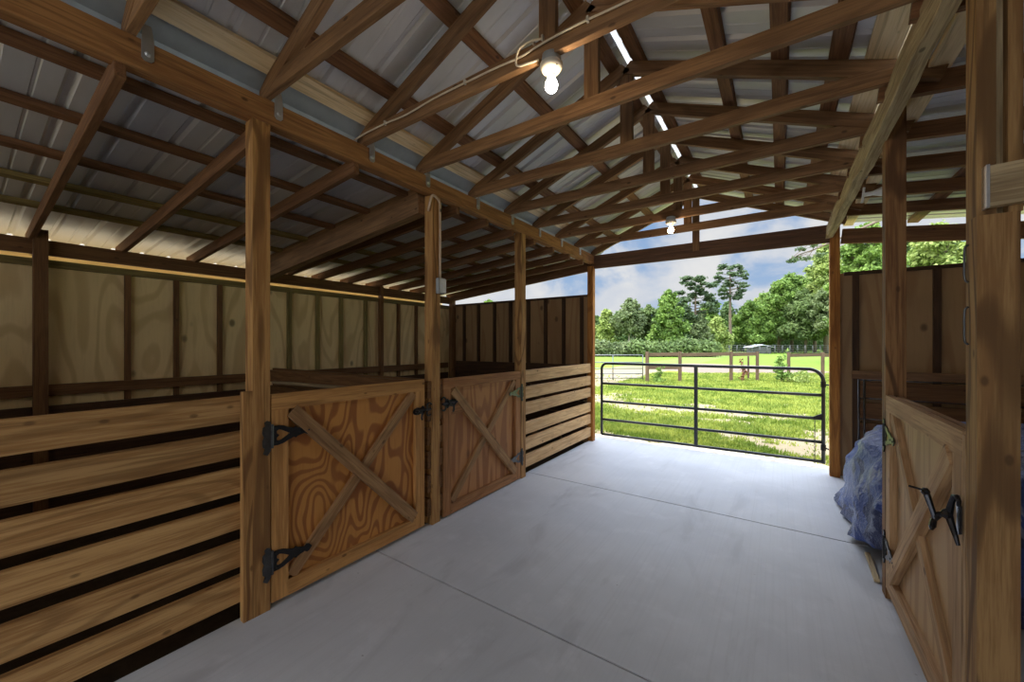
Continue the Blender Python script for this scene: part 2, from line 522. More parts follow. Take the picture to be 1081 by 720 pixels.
gf_ = [(i * m_ + j, (i + 1) * m_ + j, (i + 1) * m_ + j + 1, i * m_ + j + 1) for i in range(len(xs_) - 1) for j in range(m_ - 1)]
go = arr_obj('ground', gv_, gf_, MAT['ground'], smooth=True)
at_ = go.data.attributes.new('bare', 'FLOAT', 'POINT')
at_.data.foreach_set('value', np.array([bare_mask(x, y) for x, y, z in gv_], dtype=np.float32))
tag(go, kind='structure')

# pale gravel strip at the slab edge
bm = bmesh.new()
nx2, ny2 = 120, 12
gv = [[bm.verts.new((-4.4 + 6.4 * i / nx2, 5.985 + (.70 + .22 * mnoise.noise((i * .11, 0, 5))) * j / ny2,
                     -.062 - .055 * (j / ny2) ** 2 + .024 * mnoise.noise((i * .55, j * .55, 0)))) for j in range(ny2 + 1)] for i in range(nx2 + 1)]
for i in range(nx2):
    for j in range(ny2):
        bm.faces.new((gv[i][j], gv[i + 1][j], gv[i + 1][j + 1], gv[i][j + 1]))
tag(mesh_obj('gravel_strip', bm, MAT['gravel']), 'pale sand and gravel strip along the slab edge under the black gate', 'gravel', kind='stuff')

# ------------------------------------------------------------------ roof sheets (ribbed metal)
def ribbed(name, xa, za, xb, zb, y0, y1):
    ys, zs = [], []
    y = y0
    while y < y1:
        for dy, dz in ((0, 0), (.085, 0), (.09, .004), (.10, .004), (.105, 0), (.175, 0), (.190, .019), (.210, .019), (.225, 0)):
            ys.append(min(y + dy, y1)); zs.append(dz)
        y += .229
    verts = []; faces = []
    nrm = Vector((-(zb - za), 0, xb - xa)).normalized()
    if nrm.z < 0: nrm = -nrm
    cuts = 8
    for t in range(cuts + 1):
        f = t / cuts
        for yy, dz in zip(ys, zs):
            verts.append((xa + (xb - xa) * f + nrm.x * dz, yy, za + (zb - za) * f + nrm.z * dz))
    m = len(ys)
    for t in range(cuts):
        for i in range(m - 1):
            faces.append((t * m + i, t * m + i + 1, (t + 1) * m + i + 1, (t + 1) * m + i))
    o = arr_obj(name, verts, faces, MAT['sheet'])
    return tag(o, kind='structure')
ribbed('ceiling', -2.52, g_left(-2.52) + .042, RX - .018, g_left(RX - .018) + .042, Y0, Y1)
ribbed('ceiling.001', RX + .018, g_right(RX + .018) + .042, .60, g_right(.60) + .042, Y0, Y1)
ribbed('ceiling.002', -5.92, s_left(-5.92) + .142, -2.475, s_left(-2.475) + .142, Y0, Y1)
ribbed('ceiling.003', .50, s_right(.50) + .142, 3.75, s_right(3.75) + .142, Y0, Y1)
bm = bmesh.new()   # ridge cap
for a, b_ in (((RX - .16, g_left(RX - .16) + .066), (RX, ZR + .066)), ((RX, ZR + .066), (RX + .16, g_right(RX + .16) + .066))):
    q = [bm.verts.new((a[0], Y0, a[1])), bm.verts.new((b_[0], Y0, b_[1])), bm.verts.new((b_[0], Y1, b_[1])), bm.verts.new((a[0], Y1, a[1]))]
    bm.faces.new(q)
bmesh.ops.solidify(bm, geom=bm.faces[:], thickness=.002)
tag(mesh_obj('trim_1', bm, MAT['whiteplastic']), kind='structure')
bm = bmesh.new()   # grey flashing between the two left roofs
pf = [(-2.60, 2.826), (-2.452, 2.838), (-2.425, 2.895), (-2.42, 2.925), (-2.33, 2.984)]
vv = [[bm.verts.new((x, y, z)) for x, z in pf] for y in (Y0, Y1)]
for i in range(len(pf) - 1):
    bm.faces.new((vv[0][i], vv[0][i + 1], vv[1][i + 1], vv[1][i]))
bmesh.ops.solidify(bm, geom=bm.faces[:], thickness=.0015)
tag(mesh_obj('trim_2', bm, MAT['greysteel']), kind='structure')

# ------------------------------------------------------------------ posts and long beams
def post(label, x, y, z1, mat, z0=0.0, w=PW, group=None):
    t = thing('post', label, 'post', (x, y, 0), group)
    lumber('post_body', (x, y, z0), (x, y, z1), w, w, MAT[mat], t, bev=.004)
    return t
PXL = XL - PW / 2
p = post('near left post with a batten, at the hinge side of the swirling orange stall door', PXL, 1.0, 2.735, 'post')
lumber('batten', (XL - .022, .934, 0), (XL - .022, .934, 1.24), .044, .042, MAT['post'], p, up=(1, 0, 0))
p = post('left post between the two X-braced stall doors, carrying a grey switch box and pipe', PXL, 2.335, 2.735, 'post')
post('left post between the second stall door and the far slatted partition', PXL, 3.685, 2.735, 'post')
post('far left corner post of the aisle beside the black pipe gate', PXL, 5.70, 2.70, 'post_amber')
PXR = XR + PW / 2
post('dark grained right post at the hinge side of the right stall door', PXR, 3.19, 2.88, 'post_dark')
post('far right post that the black pipe gate is hinged to', PXR - .045, 5.73, 2.86, 'post_amber')
# the near right post: a solid lower post with spliced boards above
t = thing('post', 'large near post at the right edge of the view with a spliced upper half', 'post', (PXR, 1.895, 0))
lumber('post_body', (PXR, 1.895, 0), (PXR, 1.895, 1.905), PW, PW, MAT['nearpost'], t, bev=.004)
lumber('splice_board', (XR + .020, 1.895, 1.905), (XR + .020, 1.895, 2.90), PW, .040, MAT['nearpost'], t, up=(1, 0, 0))
lumber('splice_board', (XR + .079, 1.895, 1.905), (XR + .079, 1.895, 2.90), PW, .030, MAT['nearpost'], t, up=(1, 0, 0))
lumber('filler_strip', (XR + .053, 1.910, 1.905), (XR + .053, 1.910, 2.895), .05, .022, MAT['log'], t, up=(1, 0, 0))
blk = lumber('cleat_block', (XR + .015, 1.835, 1.985), (XR + .30, 1.835, 1.995), .034, .125, MAT['log'], t)
tag(blk, 'weathered block bolted across the post')
bm = bmesh.new(); bm_box(bm, -.003, .004, -.020, .020, -.066, .066)
mesh_obj('end_plate', bm, MAT['galv'], blk, Matrix.Translation((XR + .013, 1.835, 1.985)))

tag(lumber('beam', (PXL + .005, Y0, 2.803), (PXL + .005, 5.79, 2.803), .082, .135, MAT['beam'], segs=12, side=-.004),
    'long brown beam along the tops of the left aisle posts', 'beam')
tag(lumber('beam', (XR - .050, Y0, 2.775), (XR - .050, 5.80, 2.765), .066, .14, MAT['log'], rough=.018, segs=40, side=-.03),
    'pale rough timber beam running along the right posts', 'beam')
tag(lumber('beam', (-2.42, YB, 2.765), (.56, YB, 2.755), .045, .20, MAT['tie']),
    'wide dark tie beam across the far open end above the pipe gate', 'beam')
tag(lumber('beam', (-2.43, YB + .005, s_left(-2.43) + .055), (-5.5, YB + .005, s_left(-5.5) + .005), .045, .16, MAT['purlin']),
    'sloping end rafter above the left part of the back wall', 'rafter')
tag(lumber('beam', (.575, YB + .005, 2.71), (3.4, YB + .005, 2.40), .045, .16, MAT['purlin']),
    'sloping end rafter above the brown right back wall', 'rafter')

# ------------------------------------------------------------------ trusses
ORD = ['', 'second', 'third', 'fourth', 'fifth', 'sixth', 'seventh', 'eighth', 'ninth', 'tenth', 'eleventh']
tlab = {0: 'nearest visible roof truss, its left heel at the top left corner',
        1: 'roof truss meeting the beam right above the near left post',
        2: 'roof truss carrying the near lit bulb and cream cable'}
def truss(i, y):
    if i in tlab: lab = tlab[i]
    else:
        k = i - 2
        lab = ['roof truss first beyond the near lit bulb', 'roof truss second beyond the near lit bulb', 'roof truss third beyond the near lit bulb',
               'roof truss fourth beyond the near lit bulb', 'roof truss carrying the far lit bulb', 'last full roof truss before the open gable end'][k - 1]
    t = thing('roof_truss', lab, 'truss', (RX, y, 2.87), 'roof trusses over the aisle')
    j = random.uniform(-.004, .004)
    lumber('bottom_chord', (-2.45, y, 2.918), (.62, y, 2.912 + j), .038, .09, MAT['truss'], t, bow=random.uniform(-.006, .006), side=random.uniform(-.01, .01))
    dz = .0475 / math.cos(math.atan(.405))
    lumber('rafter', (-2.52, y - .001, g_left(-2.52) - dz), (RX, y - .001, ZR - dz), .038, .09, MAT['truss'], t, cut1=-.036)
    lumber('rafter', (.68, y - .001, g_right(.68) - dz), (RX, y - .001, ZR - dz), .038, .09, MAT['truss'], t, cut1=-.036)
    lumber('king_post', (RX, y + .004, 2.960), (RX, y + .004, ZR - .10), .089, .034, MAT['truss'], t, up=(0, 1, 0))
    # metal tie strapping the heel to the beam
    bm = bmesh.new()
    plate_bm(bm, [(-.022, -.065), (-.012, -.078), (.012, -.078), (.022, -.065), (.022, .02), (.012, .085), (-.016, .085), (-.022, .02)], [], .0035,
             Matrix.Translation((XL + .0085, y + .055, 2.855)) @ Matrix.Rotation(PI / 2, 4, 'Z') @ Matrix.Rotation(PI / 2, 4, 'X'))
    lathe_bm(bm, [(.012, 0), (.012, .006), (.006, .010)], 8, Matrix.Translation((XL + .011, y + .055, 2.81)) @ Matrix.Rotation(PI / 2, 4, 'Y'))
    mesh_obj('metal_tie', bm, MAT['galv'], t)
for i, y in enumerate(TRUSS_Y): truss(i, y)
t = thing('roof_truss', 'open gable end truss standing on the far tie beam', 'truss', (RX, YB, 2.87), 'roof trusses over the aisle')
dz = .0475 / math.cos(math.atan(.405))
lumber('rafter', (-2.48, YB, g_left(-2.48) - dz), (RX, YB, ZR - dz), .038, .09, MAT['truss'], t, cut1=-.036)
lumber('rafter', (.62, YB, g_right(.62) - dz), (RX, YB, ZR - dz), .038, .09, MAT['truss'], t, cut1=-.036)
lumber('king_post', (RX, YB - .038, 2.74), (RX, YB - .038, ZR - .1), .085, .03, MAT['truss'], t, up=(0, 1, 0))

# ------------------------------------------------------------------ purlins
def purlin(label, x, zt, slope, w, mat, group, th=.037, name='purlin'):
    n = Vector((-slope, 0, 1)).normalized()
    c = Vector((x, 0, zt)) + n * (th / 2)
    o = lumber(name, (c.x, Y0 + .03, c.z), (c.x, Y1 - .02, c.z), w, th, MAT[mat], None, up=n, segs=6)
    tag(o, label, 'purlin', group)
G1 = 'purlins under the left gable slope'; G2 = 'purlins under the right gable slope'
purlin('wide pale board under the metal beside the left beam', -2.295, g_left(-2.295), .405, .135, 'pale', G1, .03)
purlin('dark purlin next above the pale board on the left gable slope', -2.055, g_left(-2.055), .405, .09, 'purlin', G1)
purlin('dark purlin half way up the left gable slope', -1.515, g_left(-1.515), .405, .09, 'purlin', G1)
purlin('dark purlin just left of the ridge', -1.005, g_left(-1.005), .405, .09, 'purlin', G1)
purlin('dark purlin just right of the ridge', -.835, g_right(-.835), -.405, .09, 'purlin', G2)
purlin('first purlin down the right gable slope from the ridge pair', -.32, g_right(-.32), -.405, .085, 'purlin', G2)
purlin('middle purlin of the right gable slope, running straight away', -.005, g_right(-.005), -.405, .085, 'purlin', G2)
purlin('lowest dark purlin of the right gable slope', .265, g_right(.265), -.405, .09, 'purlin', G2)
purlin('wide pale board under the metal beside the right timber beam', .44, g_right(.44), -.405, .14, 'pale', G2, .03)
G3 = 'purlins under the left shed roof'
sx = [(-2.62, 'purlin', 'dark shed purlin closest to the left beam'), (-3.14, 'purlin', 'second dark shed purlin out from the left beam'),
      (-3.70, 'purlin', 'third dark shed purlin out from the left beam'), (-4.22, 'stud_green', 'greenish shed purlin next to the dark ones, upper of two'),
      (-4.77, 'stud_green', 'greenish shed purlin nearest the left wall, lower of two')]
for x, mt, lab in sx: purlin(lab, x, s_left(x) + .10, .085, .075, mt, G3)
G4 = 'purlins under the right shed roof'
for x, mt, lab in [(.66, 'pale', 'pale purlin right of the rough timber beam'), (1.20, 'purlin', 'dark purlin of the right shed roof nearest the beam'),
                   (1.75, 'purlin', 'dark purlin in the middle of the right shed roof'), (2.35, 'purlin', 'dark purlin second from the right wall'), (2.95, 'purlin', 'dark purlin nearest the right wall')]:
    purlin(lab, x, s_right(x) + .10, -.11, .09, mt, G4)

# ------------------------------------------------------------------ shed rafters
rl = [(.44, 'nearest left shed rafter in view, at the far left'),
      (1.02, 'left shed rafter meeting the beam at the near left post'), (1.60, 'left shed rafter one bay short of the heavy header'),
      (2.62, 'left shed rafter right behind the heavy header'), (3.05, 'second left shed rafter beyond the heavy header'), (3.50, 'third left shed rafter beyond the heavy header'),
      (3.95, 'fourth left shed rafter beyond the heavy header'), (4.42, 'fifth left shed rafter beyond the heavy header'), (4.88, 'sixth left shed rafter beyond the heavy header'), (5.32, 'last left shed rafter before the end rafter')]
for y, lab in rl:
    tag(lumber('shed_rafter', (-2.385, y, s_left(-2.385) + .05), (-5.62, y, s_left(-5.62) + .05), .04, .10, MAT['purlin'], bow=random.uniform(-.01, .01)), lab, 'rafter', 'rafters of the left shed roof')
tag(lumber('header_beam', (-2.47, 2.265, 2.705), (-5.42, 2.265, s_left(-5.42) - .005), .09, .25, MAT['truss'], segs=4),
    'deep header beam crossing the left shed from the middle post to the wall', 'beam')
for k, y in enumerate(TRUSS_Y):
    labs = ['right shed rafter nearest the camera', 'second right shed rafter from the camera', 'right shed rafter in line with the near lit bulb', 'right shed rafter one beyond the near bulb',
            'right shed rafter two beyond the near bulb', 'right shed rafter three beyond the near bulb', 'right shed rafter four beyond the near bulb', 'right shed rafter in line with the far bulb', 'right shed rafter last before the end rafter']
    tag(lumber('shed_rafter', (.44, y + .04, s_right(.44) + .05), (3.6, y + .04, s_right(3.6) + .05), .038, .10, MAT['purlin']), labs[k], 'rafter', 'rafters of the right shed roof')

# ------------------------------------------------------------------ outer walls
def ply_sheet(nm, p0, p1, w, th, mat, up):
    return tag(lumber(nm, p0, p1, w, th, MAT[mat], None, up=up, bev=0), kind='structure')
# left wall: sheets of plywood 1.2 m wide, joints behind the studs
y = -2.2; k = 0
bmW = None
def wall_mesh(nm, x0, x1, y0, y1, z0, z1, mat, along):
    """a wall panel whose local X is vertical so that the plywood figure runs upright"""
    bm = bmesh.new()
    h = z1 - z0
    if along == 'Y':
        M = Matrix.Translation(((x0 + x1) / 2, (y0 + y1) / 2, z0)) @ Matrix.Rotation(-PI / 2, 4, 'Y')
        L = y1 - y0; T = x1 - x0
        nseg = max(1, round(L / 1.22))
        for s in range(nseg):
            a, b_ = -L / 2 + L * s / nseg, -L / 2 + L * (s + 1) / nseg
            bm_box(bm, 0, h, a, b_ - .0002, -T / 2, T / 2)
    else:
        M = Matrix.Translation(((x0 + x1) / 2, (y0 + y1) / 2, z0)) @ Matrix.Rotation(-PI / 2, 4, 'Y')
        L = x1 - x0; T = y1 - y0
        nseg = max(1, round(L / 1.22))
        for s in range(nseg):
            a, b_ = -L / 2 + L * s / nseg, -L / 2 + L * (s + 1) / nseg
            bm_box(bm, 0, h, -T / 2, T / 2, a, b_ - .0002)
    return tag(mesh_obj(nm, bm, MAT[mat], None, M), kind='structure')
wall_mesh('wall_left', XW - .015, XW, Y0, YB + .08, -.1, 2.255, 'plywall', 'Y')
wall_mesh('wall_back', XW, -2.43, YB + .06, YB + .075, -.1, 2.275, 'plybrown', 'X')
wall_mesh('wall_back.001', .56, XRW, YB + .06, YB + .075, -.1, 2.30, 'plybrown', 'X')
wall_mesh('wall_front_unseen', XW, -2.43, -1.62, -1.60, -.1, 1.70, 'plywall', 'X')  # unseen wall added to darken the left shed; cut low to admit light
wall_mesh('wall_front_unseen.001', .56, XRW, -1.62, -1.60, -.1, 2.70, 'plybrown', 'X')  # unseen wall added to keep light out of the right shed
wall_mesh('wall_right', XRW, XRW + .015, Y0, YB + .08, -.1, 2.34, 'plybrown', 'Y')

SD = .04   # stud depth
def vstud(label, x, y, z0, z1, w, d, mat, axis, group, name='stud', cat='stud'):
    up = (0, 1, 0) if axis == 'Y' else (1, 0, 0)
    tag(lumber(name, (x, y, z0), (x, y, z1), d, w, MAT[mat], None, up=up), label, cat, group)
GS = 'studs on the left plywood wall'
studs = [(1.055, 'stud'), (1.44, 'stud'), (1.84, 'stud'), (2.235, 'stud'), (2.63, 'stud_green'), (3.02, 'stud_green'), (3.38, 'stud_green'), (3.80, 'stud_green'), (4.45, 'stud'), (4.85, 'stud'), (5.25, 'stud')]
nmz = ['first stud', 'second stud', 'third stud', 'fourth stud', 'fifth stud', 'sixth stud', 'seventh stud', 'eighth stud', 'ninth stud', 'tenth stud', 'last stud']
for (y, mt), a in zip(studs, nmz):
    vstud(a + ' beyond the thick dark post on the left plywood wall', XW + SD / 2, y, -.05, 2.19, .045 if y < 2 else .05, SD, mt, 'Y', GS)
vstud('thick dark wall post at the far left of the view', XW + .09, .485, 0, 2.50, .085, .089, 'stud', 'Y', None, 'wall_post', 'post')
vstud('slim wall post half way along the left plywood wall', XW + .075, 4.05, 0, 2.44, .05, .075, 'stud', 'Y', None, 'wall_post', 'post')
vstud('dark corner post where the left wall meets the back wall', XW + .10, YB - .01, 0, 2.36, .09, .09, 'stud', 'Y', None, 'wall_post', 'post')
tag(lumber('top_rail', (XW + .02, Y0, 2.222), (XW + .02, 5.68, 2.222), .04, .065, MAT['stud_green']), 'dark green-brown rail along the top of the left plywood', 'rail')
tag(lumber('wall_plate', (XW + .04, Y0, 2.36), (XW + .04, 5.68, 2.355), .04, .135, MAT['stud'], segs=6), 'brown plate above the bright gap of the left wall', 'plate')
tag(lumber('trim_3', (-5.94, Y0, 2.42), (-5.94, Y1, 2.42), .02, .20, MAT['pale'], segs=4), kind='structure')
tag(lumber('trim_4', (XRW - .04, Y0, 2.425), (XRW - .04, 5.68, 2.425), .04, .135, MAT['stud']), kind='structure')
bx = [-5.08, -4.72, -4.34, -3.98, -3.60, -3.26, -2.92, -2.60]
for k, x in enumerate(bx):
    a = ['first', 'second', 'third', 'fourth', 'fifth', 'sixth', 'seventh', 'eighth'][k]
    vstud(a + ' stud from the left corner on the left back wall', x, YB + .04, -.05, 2.25, .05, SD, 'dark', 'X', 'studs on the left back wall')
tag(lumber('top_rail', (XW + .16, YB + .04, 2.262), (-2.47, YB + .04, 2.262), .045, .03, MAT['dark']), 'dark cap strip along the top of the left back wall', 'rail')
rx = [.70, 1.03, 1.33, 1.75, 2.2, 2.65, 3.1]
for k, x in enumerate(rx):
    a = ['first', 'second', 'third', 'fourth', 'fifth', 'sixth', 'seventh'][k]
    vstud(a + ' stud from the gate post on the right back wall', x, YB + .04, -.05, 2.28, .055, SD, 'dark', 'X', 'studs on the right back wall')
tag(lumber('top_rail', (.60, YB + .04, 2.288), (XRW, YB + .04, 2.288), .045, .035, MAT['dark']), 'dark cap strip along the top of the right back wall', 'rail')

# kick boards on the outer walls
def kick(name, label, p0, p1, zs, h, th, mats, up=(0, 0, 1)):
    t = thing(name, label, 'kick boards', (p0[0], p0[1], 0))
    for z, mt in zip(zs, mats):
        lumber('board', (p0[0], p0[1], z), (p1[0], p1[1], z), th, h, MAT[mt], t, segs=3)
    return t
kz = [.12, .33, .54, .75]
t = kick('kick_boards', 'dark kick boards with a brown top rail along the left plywood wall', (XW + .06, -1.9), (XW + .06, 5.62), [.10, .29, .48, .67, .86], .17, .035, ['dark'] * 5)
lumber('top_board', (XW + .06, -1.9, 1.085), (XW + .06, 5.62, 1.085), .036, .10, MAT['stud'], t, segs=3)
t = kick('kick_boards', 'dark kick boards across the lower left back wall', (XW + .2, YB - .0), (-2.5, YB - .0), [.10, .30, .50, .70, .90, 1.08], .18, .035, ['dark'] * 6)
t = kick('kick_boards', 'brown kick boards across the lower right back wall', (.72, YB), (XRW, YB), [.098, .32, .54, .76, .99], .195, .035, ['stud'] * 5)
lumber('top_board', (.66, YB - .01, 1.16), (XRW, YB - .01, 1.16), .045, .085, MAT['truss'], t)

# ------------------------------------------------------------------ slatted partitions
def slats(label, x, y0, y1, zc, h, mat, tilt=0.0, ends=None):
    t = thing('slatted_partition', label, 'partition', (x, y0, 0))
    for k, z in enumerate(zc):
        a = random.uniform(-.004, .004)
        lumber('plank', (x, y0, z + a), (x, y1, z + a + tilt + random.uniform(-.004, .004)), .038, h, MAT[mat], t, segs=4, bow=random.uniform(-.004, .004))
    return t
zc = [.170, .362, .566, .756, .952, 1.146]
slats('near slatted partition of six wide planks at the lower left', XL - .062, -1.35, .944, zc, .139, 'plank')
z2 = [.150, .345, .530, .755, .935, 1.130]
slats('far slatted partition of six pale planks beside the pipe gate', XL - .05, 3.74, 5.65, z2, .139, 'plankfar')
# cross divider between the stalls at the middle post
t = thing('stall_divider', 'dark plank divider running from the middle left post to the wall', 'partition', (XL - .12, 2.27, 0))
for k, z in enumerate([.15, .345, .54, .735, .93, 1.12]):
    lumber('plank', (XL - .01, 2.268, z), (XW + .10, 2.268, z - .01), .036, .14, MAT['stud'], t)
for k, z in enumerate([.15, .345, .54, .735, .93, 1.12]):
    lumber('plank', (XL - .01, 2.402, z), (XW + .10, 2.402, z), .036, .14, MAT['stud'], t)
lumber('ledge', (XL - .85, 2.225, 1.075), (XL - 2.6, 2.225, 1.045), .035, .03, MAT['log'], t)

# ------------------------------------------------------------------ T hinges and latches
def hinge(parent, x, y, z, sy, sx_, worn='iron', strap_mat='iron', L=.20, dz=0.0):
    """T hinge lying on a face at x; sy=+1 strap runs towards +Y; sx_=+1 face looks to +X. z=centre."""
    # local u = along strap, v = up; map to world
    M = Matrix(((0, 0, sx_, x), (sy, 0, 0, y), (0, 1, 0, z), (0, 0, 0, 1))) @ Matrix.Diagonal((1.14, 1.08, 1, 1))
    root_bm = bmesh.new()
    strap = [(.008, -.052), (.008, .052), (.03, .052), (.055, .046), (.08, .034), (.105, .026), (.115, .034), (.125, .024), (.16, .013), (.172, .022), (.184, .020), (L, 0),
             (.184, -.020), (.172, -.022), (.16, -.013), (.125, -.022), (.115, -.030), (.105, -.024), (.08, -.034), (.055, -.046), (.03, -.052)]
    heart = [(.034, .0), (.022, .012), (.022, .024), (.032, .030), (.044, .026), (.086, .0), (.044, -.026), (.032, -.030), (.022, -.024), (.022, -.012)]
    plate_bm(root_bm, strap, [heart], .006, M)
    for u, v in ((.018, .04), (.018, -.04), (.135, 0), (.182, 0)):
        lathe_bm(root_bm, [(.005, .006), (.005, .009), (.002, .011)], 7, M @ Matrix.Translation((u, v, 0)))
    h = mesh_obj('hinge', root_bm, MAT[strap_mat], parent)
    bm = bmesh.new()
    leaf = [(-.006, -.075), (-.006, .075), (-.022, .085), (-.034, .075), (-.030, .058), (-.042, .05), (-.044, .02), (-.036, .0), (-.044, -.02), (-.042, -.05), (-.032, -.06), (-.040, -.085), (-.022, -.098)]
    plate_bm(bm, leaf, [], .006, M)
    tube_bm(bm, [M @ Vector((0, -.062, .007)), M @ Vector((0, .062, .007))], .0075, 8)
    mesh_obj('hinge_leaf', bm, MAT[worn], h)
    return h

def arc(c, r, a0, a1, n=10):
    return [(c[0] + r * math.cos(a0 + (a1 - a0) * i / n), c[1] + r * math.sin(a0 + (a1 - a0) * i / n)) for i in range(n + 1)]

def latch(parent, x, y, z, sy, sx_, scale=1.0, mat='iron', style='slide'):
    M = Matrix(((0, 0, sx_, x), (sy, 0, 0, y), (0, 1, 0, z), (0, 0, 0, 1)))
    P = lambda u, v, w=.012: M @ Vector((u * scale, v * scale, w * scale))
    bm = bmesh.new()
    if style == 'slide':
        plate_bm(bm, [(-.002, -.022), (.012, -.034), (.03, -.02), (.06, -.026), (.09, -.02), (.102, 0), (.09, .02), (.06, .026), (.03, .02), (.012, .034), (-.002, .022)], [], .005, M @ Matrix.Scale(scale, 4))
        tube_bm(bm, [P(-.052, .004, .016), P(.095, .004, .016)], .008 * scale, 8)
        for u in (.01, .075): tube_bm(bm, [P(u, -.016, .008), P(u, .004, .028), P(u, .022, .008)], .006 * scale, 6)
        tube_bm(bm, [P(.045, .004, .016), P(.045, -.012, .032), P(.047, -.045, .030), P(.040, -.058, .028)], .007 * scale, 7)
        tube_bm(bm, [P(u, v, .014) for u, v in arc((-.038, .026), .022, -PI / 2, PI * .9)], .006 * scale, 6)
        tube_bm(bm, [P(u, v, .014) for u, v in arc((-.036, -.022), .02, PI / 2, -PI * .8)], .006 * scale, 6)
    else:   # big gravity latch with curled arms
        plate_bm(bm, [(-.01, -.055), (.02, -.07), (.034, -.05), (.026, 0), (.034, .05), (.02, .07), (-.01, .055)], [], .006, M @ Matrix.Scale(scale, 4))
        tube_bm(bm, [P(-.022, .060, .012), P(-.030, .080, .014), P(-.018, .094, .016), P(.004, .088, .018), P(.020, .062, .020), P(.032, .030, .022), P(.042, .0, .024)], [.007 * scale, .008 * scale, .009 * scale, .010 * scale, .010 * scale, .012 * scale, .014 * scale], 8)
        tube_bm(bm, [P(.042, .0, .024), P(.022, -.035, .020), P(.0, -.070, .015), P(-.016, -.100, .012)], [.014 * scale, .011 * scale, .009 * scale, .006 * scale], 8)
        lathe_bm(bm, [(.020 * scale, -.004), (.022 * scale, .008), (.014 * scale, .018), (.005 * scale, .021)], 12, M @ Matrix.Translation((.042 * scale, 0, .022 * scale)))
        tube_bm(bm, [P(.042, .0, .03), P(.062, -.012, .045), P(.070, -.040, .060), P(.062, -.066, .066), P(.072, -.082, .066)], [.012 * scale, .012 * scale, .011 * scale, .012 * scale, .007 * scale], 8)
        tube_bm(bm, [P(.066, -.034, .056), P(.078, .012, .066), P(.088, .048, .074), P(.094, .074, .080)], [.010 * scale, .010 * scale, .012 * scale, .010 * scale], 8)
        lathe_bm(bm, [(.006 * scale, -.012), (.016 * scale, -.006), (.016 * scale, .006), (.006 * scale, .012)], 12, M @ Matrix.Translation((.092 * scale, .066 * scale, .080 * scale)))
        tube_bm(bm, [P(.092, .070, .080), P(.100, .078, .130)], .005 * scale, 6)
    return mesh_obj('latch', bm, MAT[mat], parent, smooth=False)

# ------------------------------------------------------------------ stall doors
def stall_door(label, xf, y0, y1, z0, z1, side, hinge_at_y0, fmat, pmat, bmat, hmat='iron', hleaf='iron', patch=False):
    """xf: aisle face of the door frame; side=+1 faces +X (left row), -1 faces -X (right row)"""
    t = thing('stall_door', label, 'stall door', (xf, y0 if hinge_at_y0 else y1, z0))
    th = .030; sw = .092
    xc = xf - side * th / 2
    def board(nm, a, b_, w, depth=0.0, mat=fmat, c0=0.0, c1=0.0, thick=th):
        return lumber(nm, (xc - side * depth, a[0], a[1]), (xc - side * depth, b_[0], b_[1]), thick, w, MAT[mat], t, up=Vector((side, 0, 0)).cross(Vector((0, b_[0] - a[0], b_[1] - a[1]))) * 1.0, cut0=c0, cut1=c1, bev=.003)
    # plywood panel, figure upright
    px = xf - side * (th + .008)
    pn = lumber('panel', (px, (y0 + y1) / 2, z0 + .012), (px, (y0 + y1) / 2, z1 - .01), .016, y1 - y0 - .01, MAT[pmat], t, up=(0, 1, 0), bev=0)
    board('stile', (y0 + sw / 2, z0 + .001), (y0 + sw / 2, z1 - sw), sw)
    board('stile', (y1 - sw / 2, z0 + .001), (y1 - sw / 2, z1 - sw), sw)
    board('rail', (y0, z1 - sw / 2), (y1, z1 - sw / 2), sw)
    board('rail', (y0 + sw, z0 + sw / 2), (y1 - sw, z0 + sw / 2), sw)
    # X braces: continuous one from the top at y0 to the bottom at y1, the other one in two pieces
    iy0, iy1, iz0, iz1 = y0 + sw + .02, y1 - sw - .012, z0 + sw + .012, z1 - sw - .012
    if side > 0 or True:
        A, B = ((iy0, iz1), (iy1, iz0)) if side > 0 else ((iy1, iz1), (iy0, iz0))
        C, D = ((iy0, iz0), (iy1, iz1)) if side > 0 else ((iy1, iz0), (iy0, iz1))
        if side < 0: A, B, C, D = D, C, B, A     # near-top to far-bottom is the unbroken brace
    bb = board('brace', A, B, .082, -.006, bmat, thick=.034)
    mid = ((C[0] + D[0]) / 2, (C[1] + D[1]) / 2)
    L = math.hypot(D[0] - C[0], D[1] - C[1]); g = .042 / L * 2
    for P, Q in ((C, (C[0] + (mid[0] - C[0]) * (1 - g), C[1] + (mid[1] - C[1]) * (1 - g))), (D, (D[0] + (mid[0] - D[0]) * (1 - g), D[1] + (mid[1] - D[1]) * (1 - g)))):
        board('brace', P, Q, .066, .003, bmat, thick=.028)
    # rear frame boards so the door has body from behind
    xr = xf - side * (th + .016 + .011)
    lumber('back_rail', (xr, y0 + .01, z1 - .05), (xr, y1 - .01, z1 - .05), .022, .09, MAT[fmat], t)
    lumber('back_rail', (xr, y0 + .01, z0 + .05), (xr, y1 - .01, z0 + .05), .022, .09, MAT[fmat], t)
    hy, sy = (y0, 1) if hinge_at_y0 else (y1, -1)
    for z in (z1 - .235, z0 + .235):
        hinge(t, xf + side * .001, hy, z, sy, side, hleaf, hmat)
    return t
d1 = stall_door('near left stall door with bold swirling orange plywood and heart hinges', XL, 1.052, 2.205, .03, 1.213, 1, True, 'doorframe', 'doorply', 'brace', hleaf='ironworn')
latch(d1, XL + .002, 2.195, .965, -1, 1, 1.15)
d2 = stall_door('second left stall door, darker, with upright wood grain and a slide latch', XL, 2.425, 3.625, .012, 1.20, 1, False, 'doorframe2', 'doorply2', 'brace', hmat='ironworn')
lumber('latch_board', (XL - .016, 2.52, .94), (XL - .016, 2.72, .94), .028, .12, MAT['doorframe2'], d2)
latch(d2, XL + .002, 2.45, .985, 1, 1, 1.25)
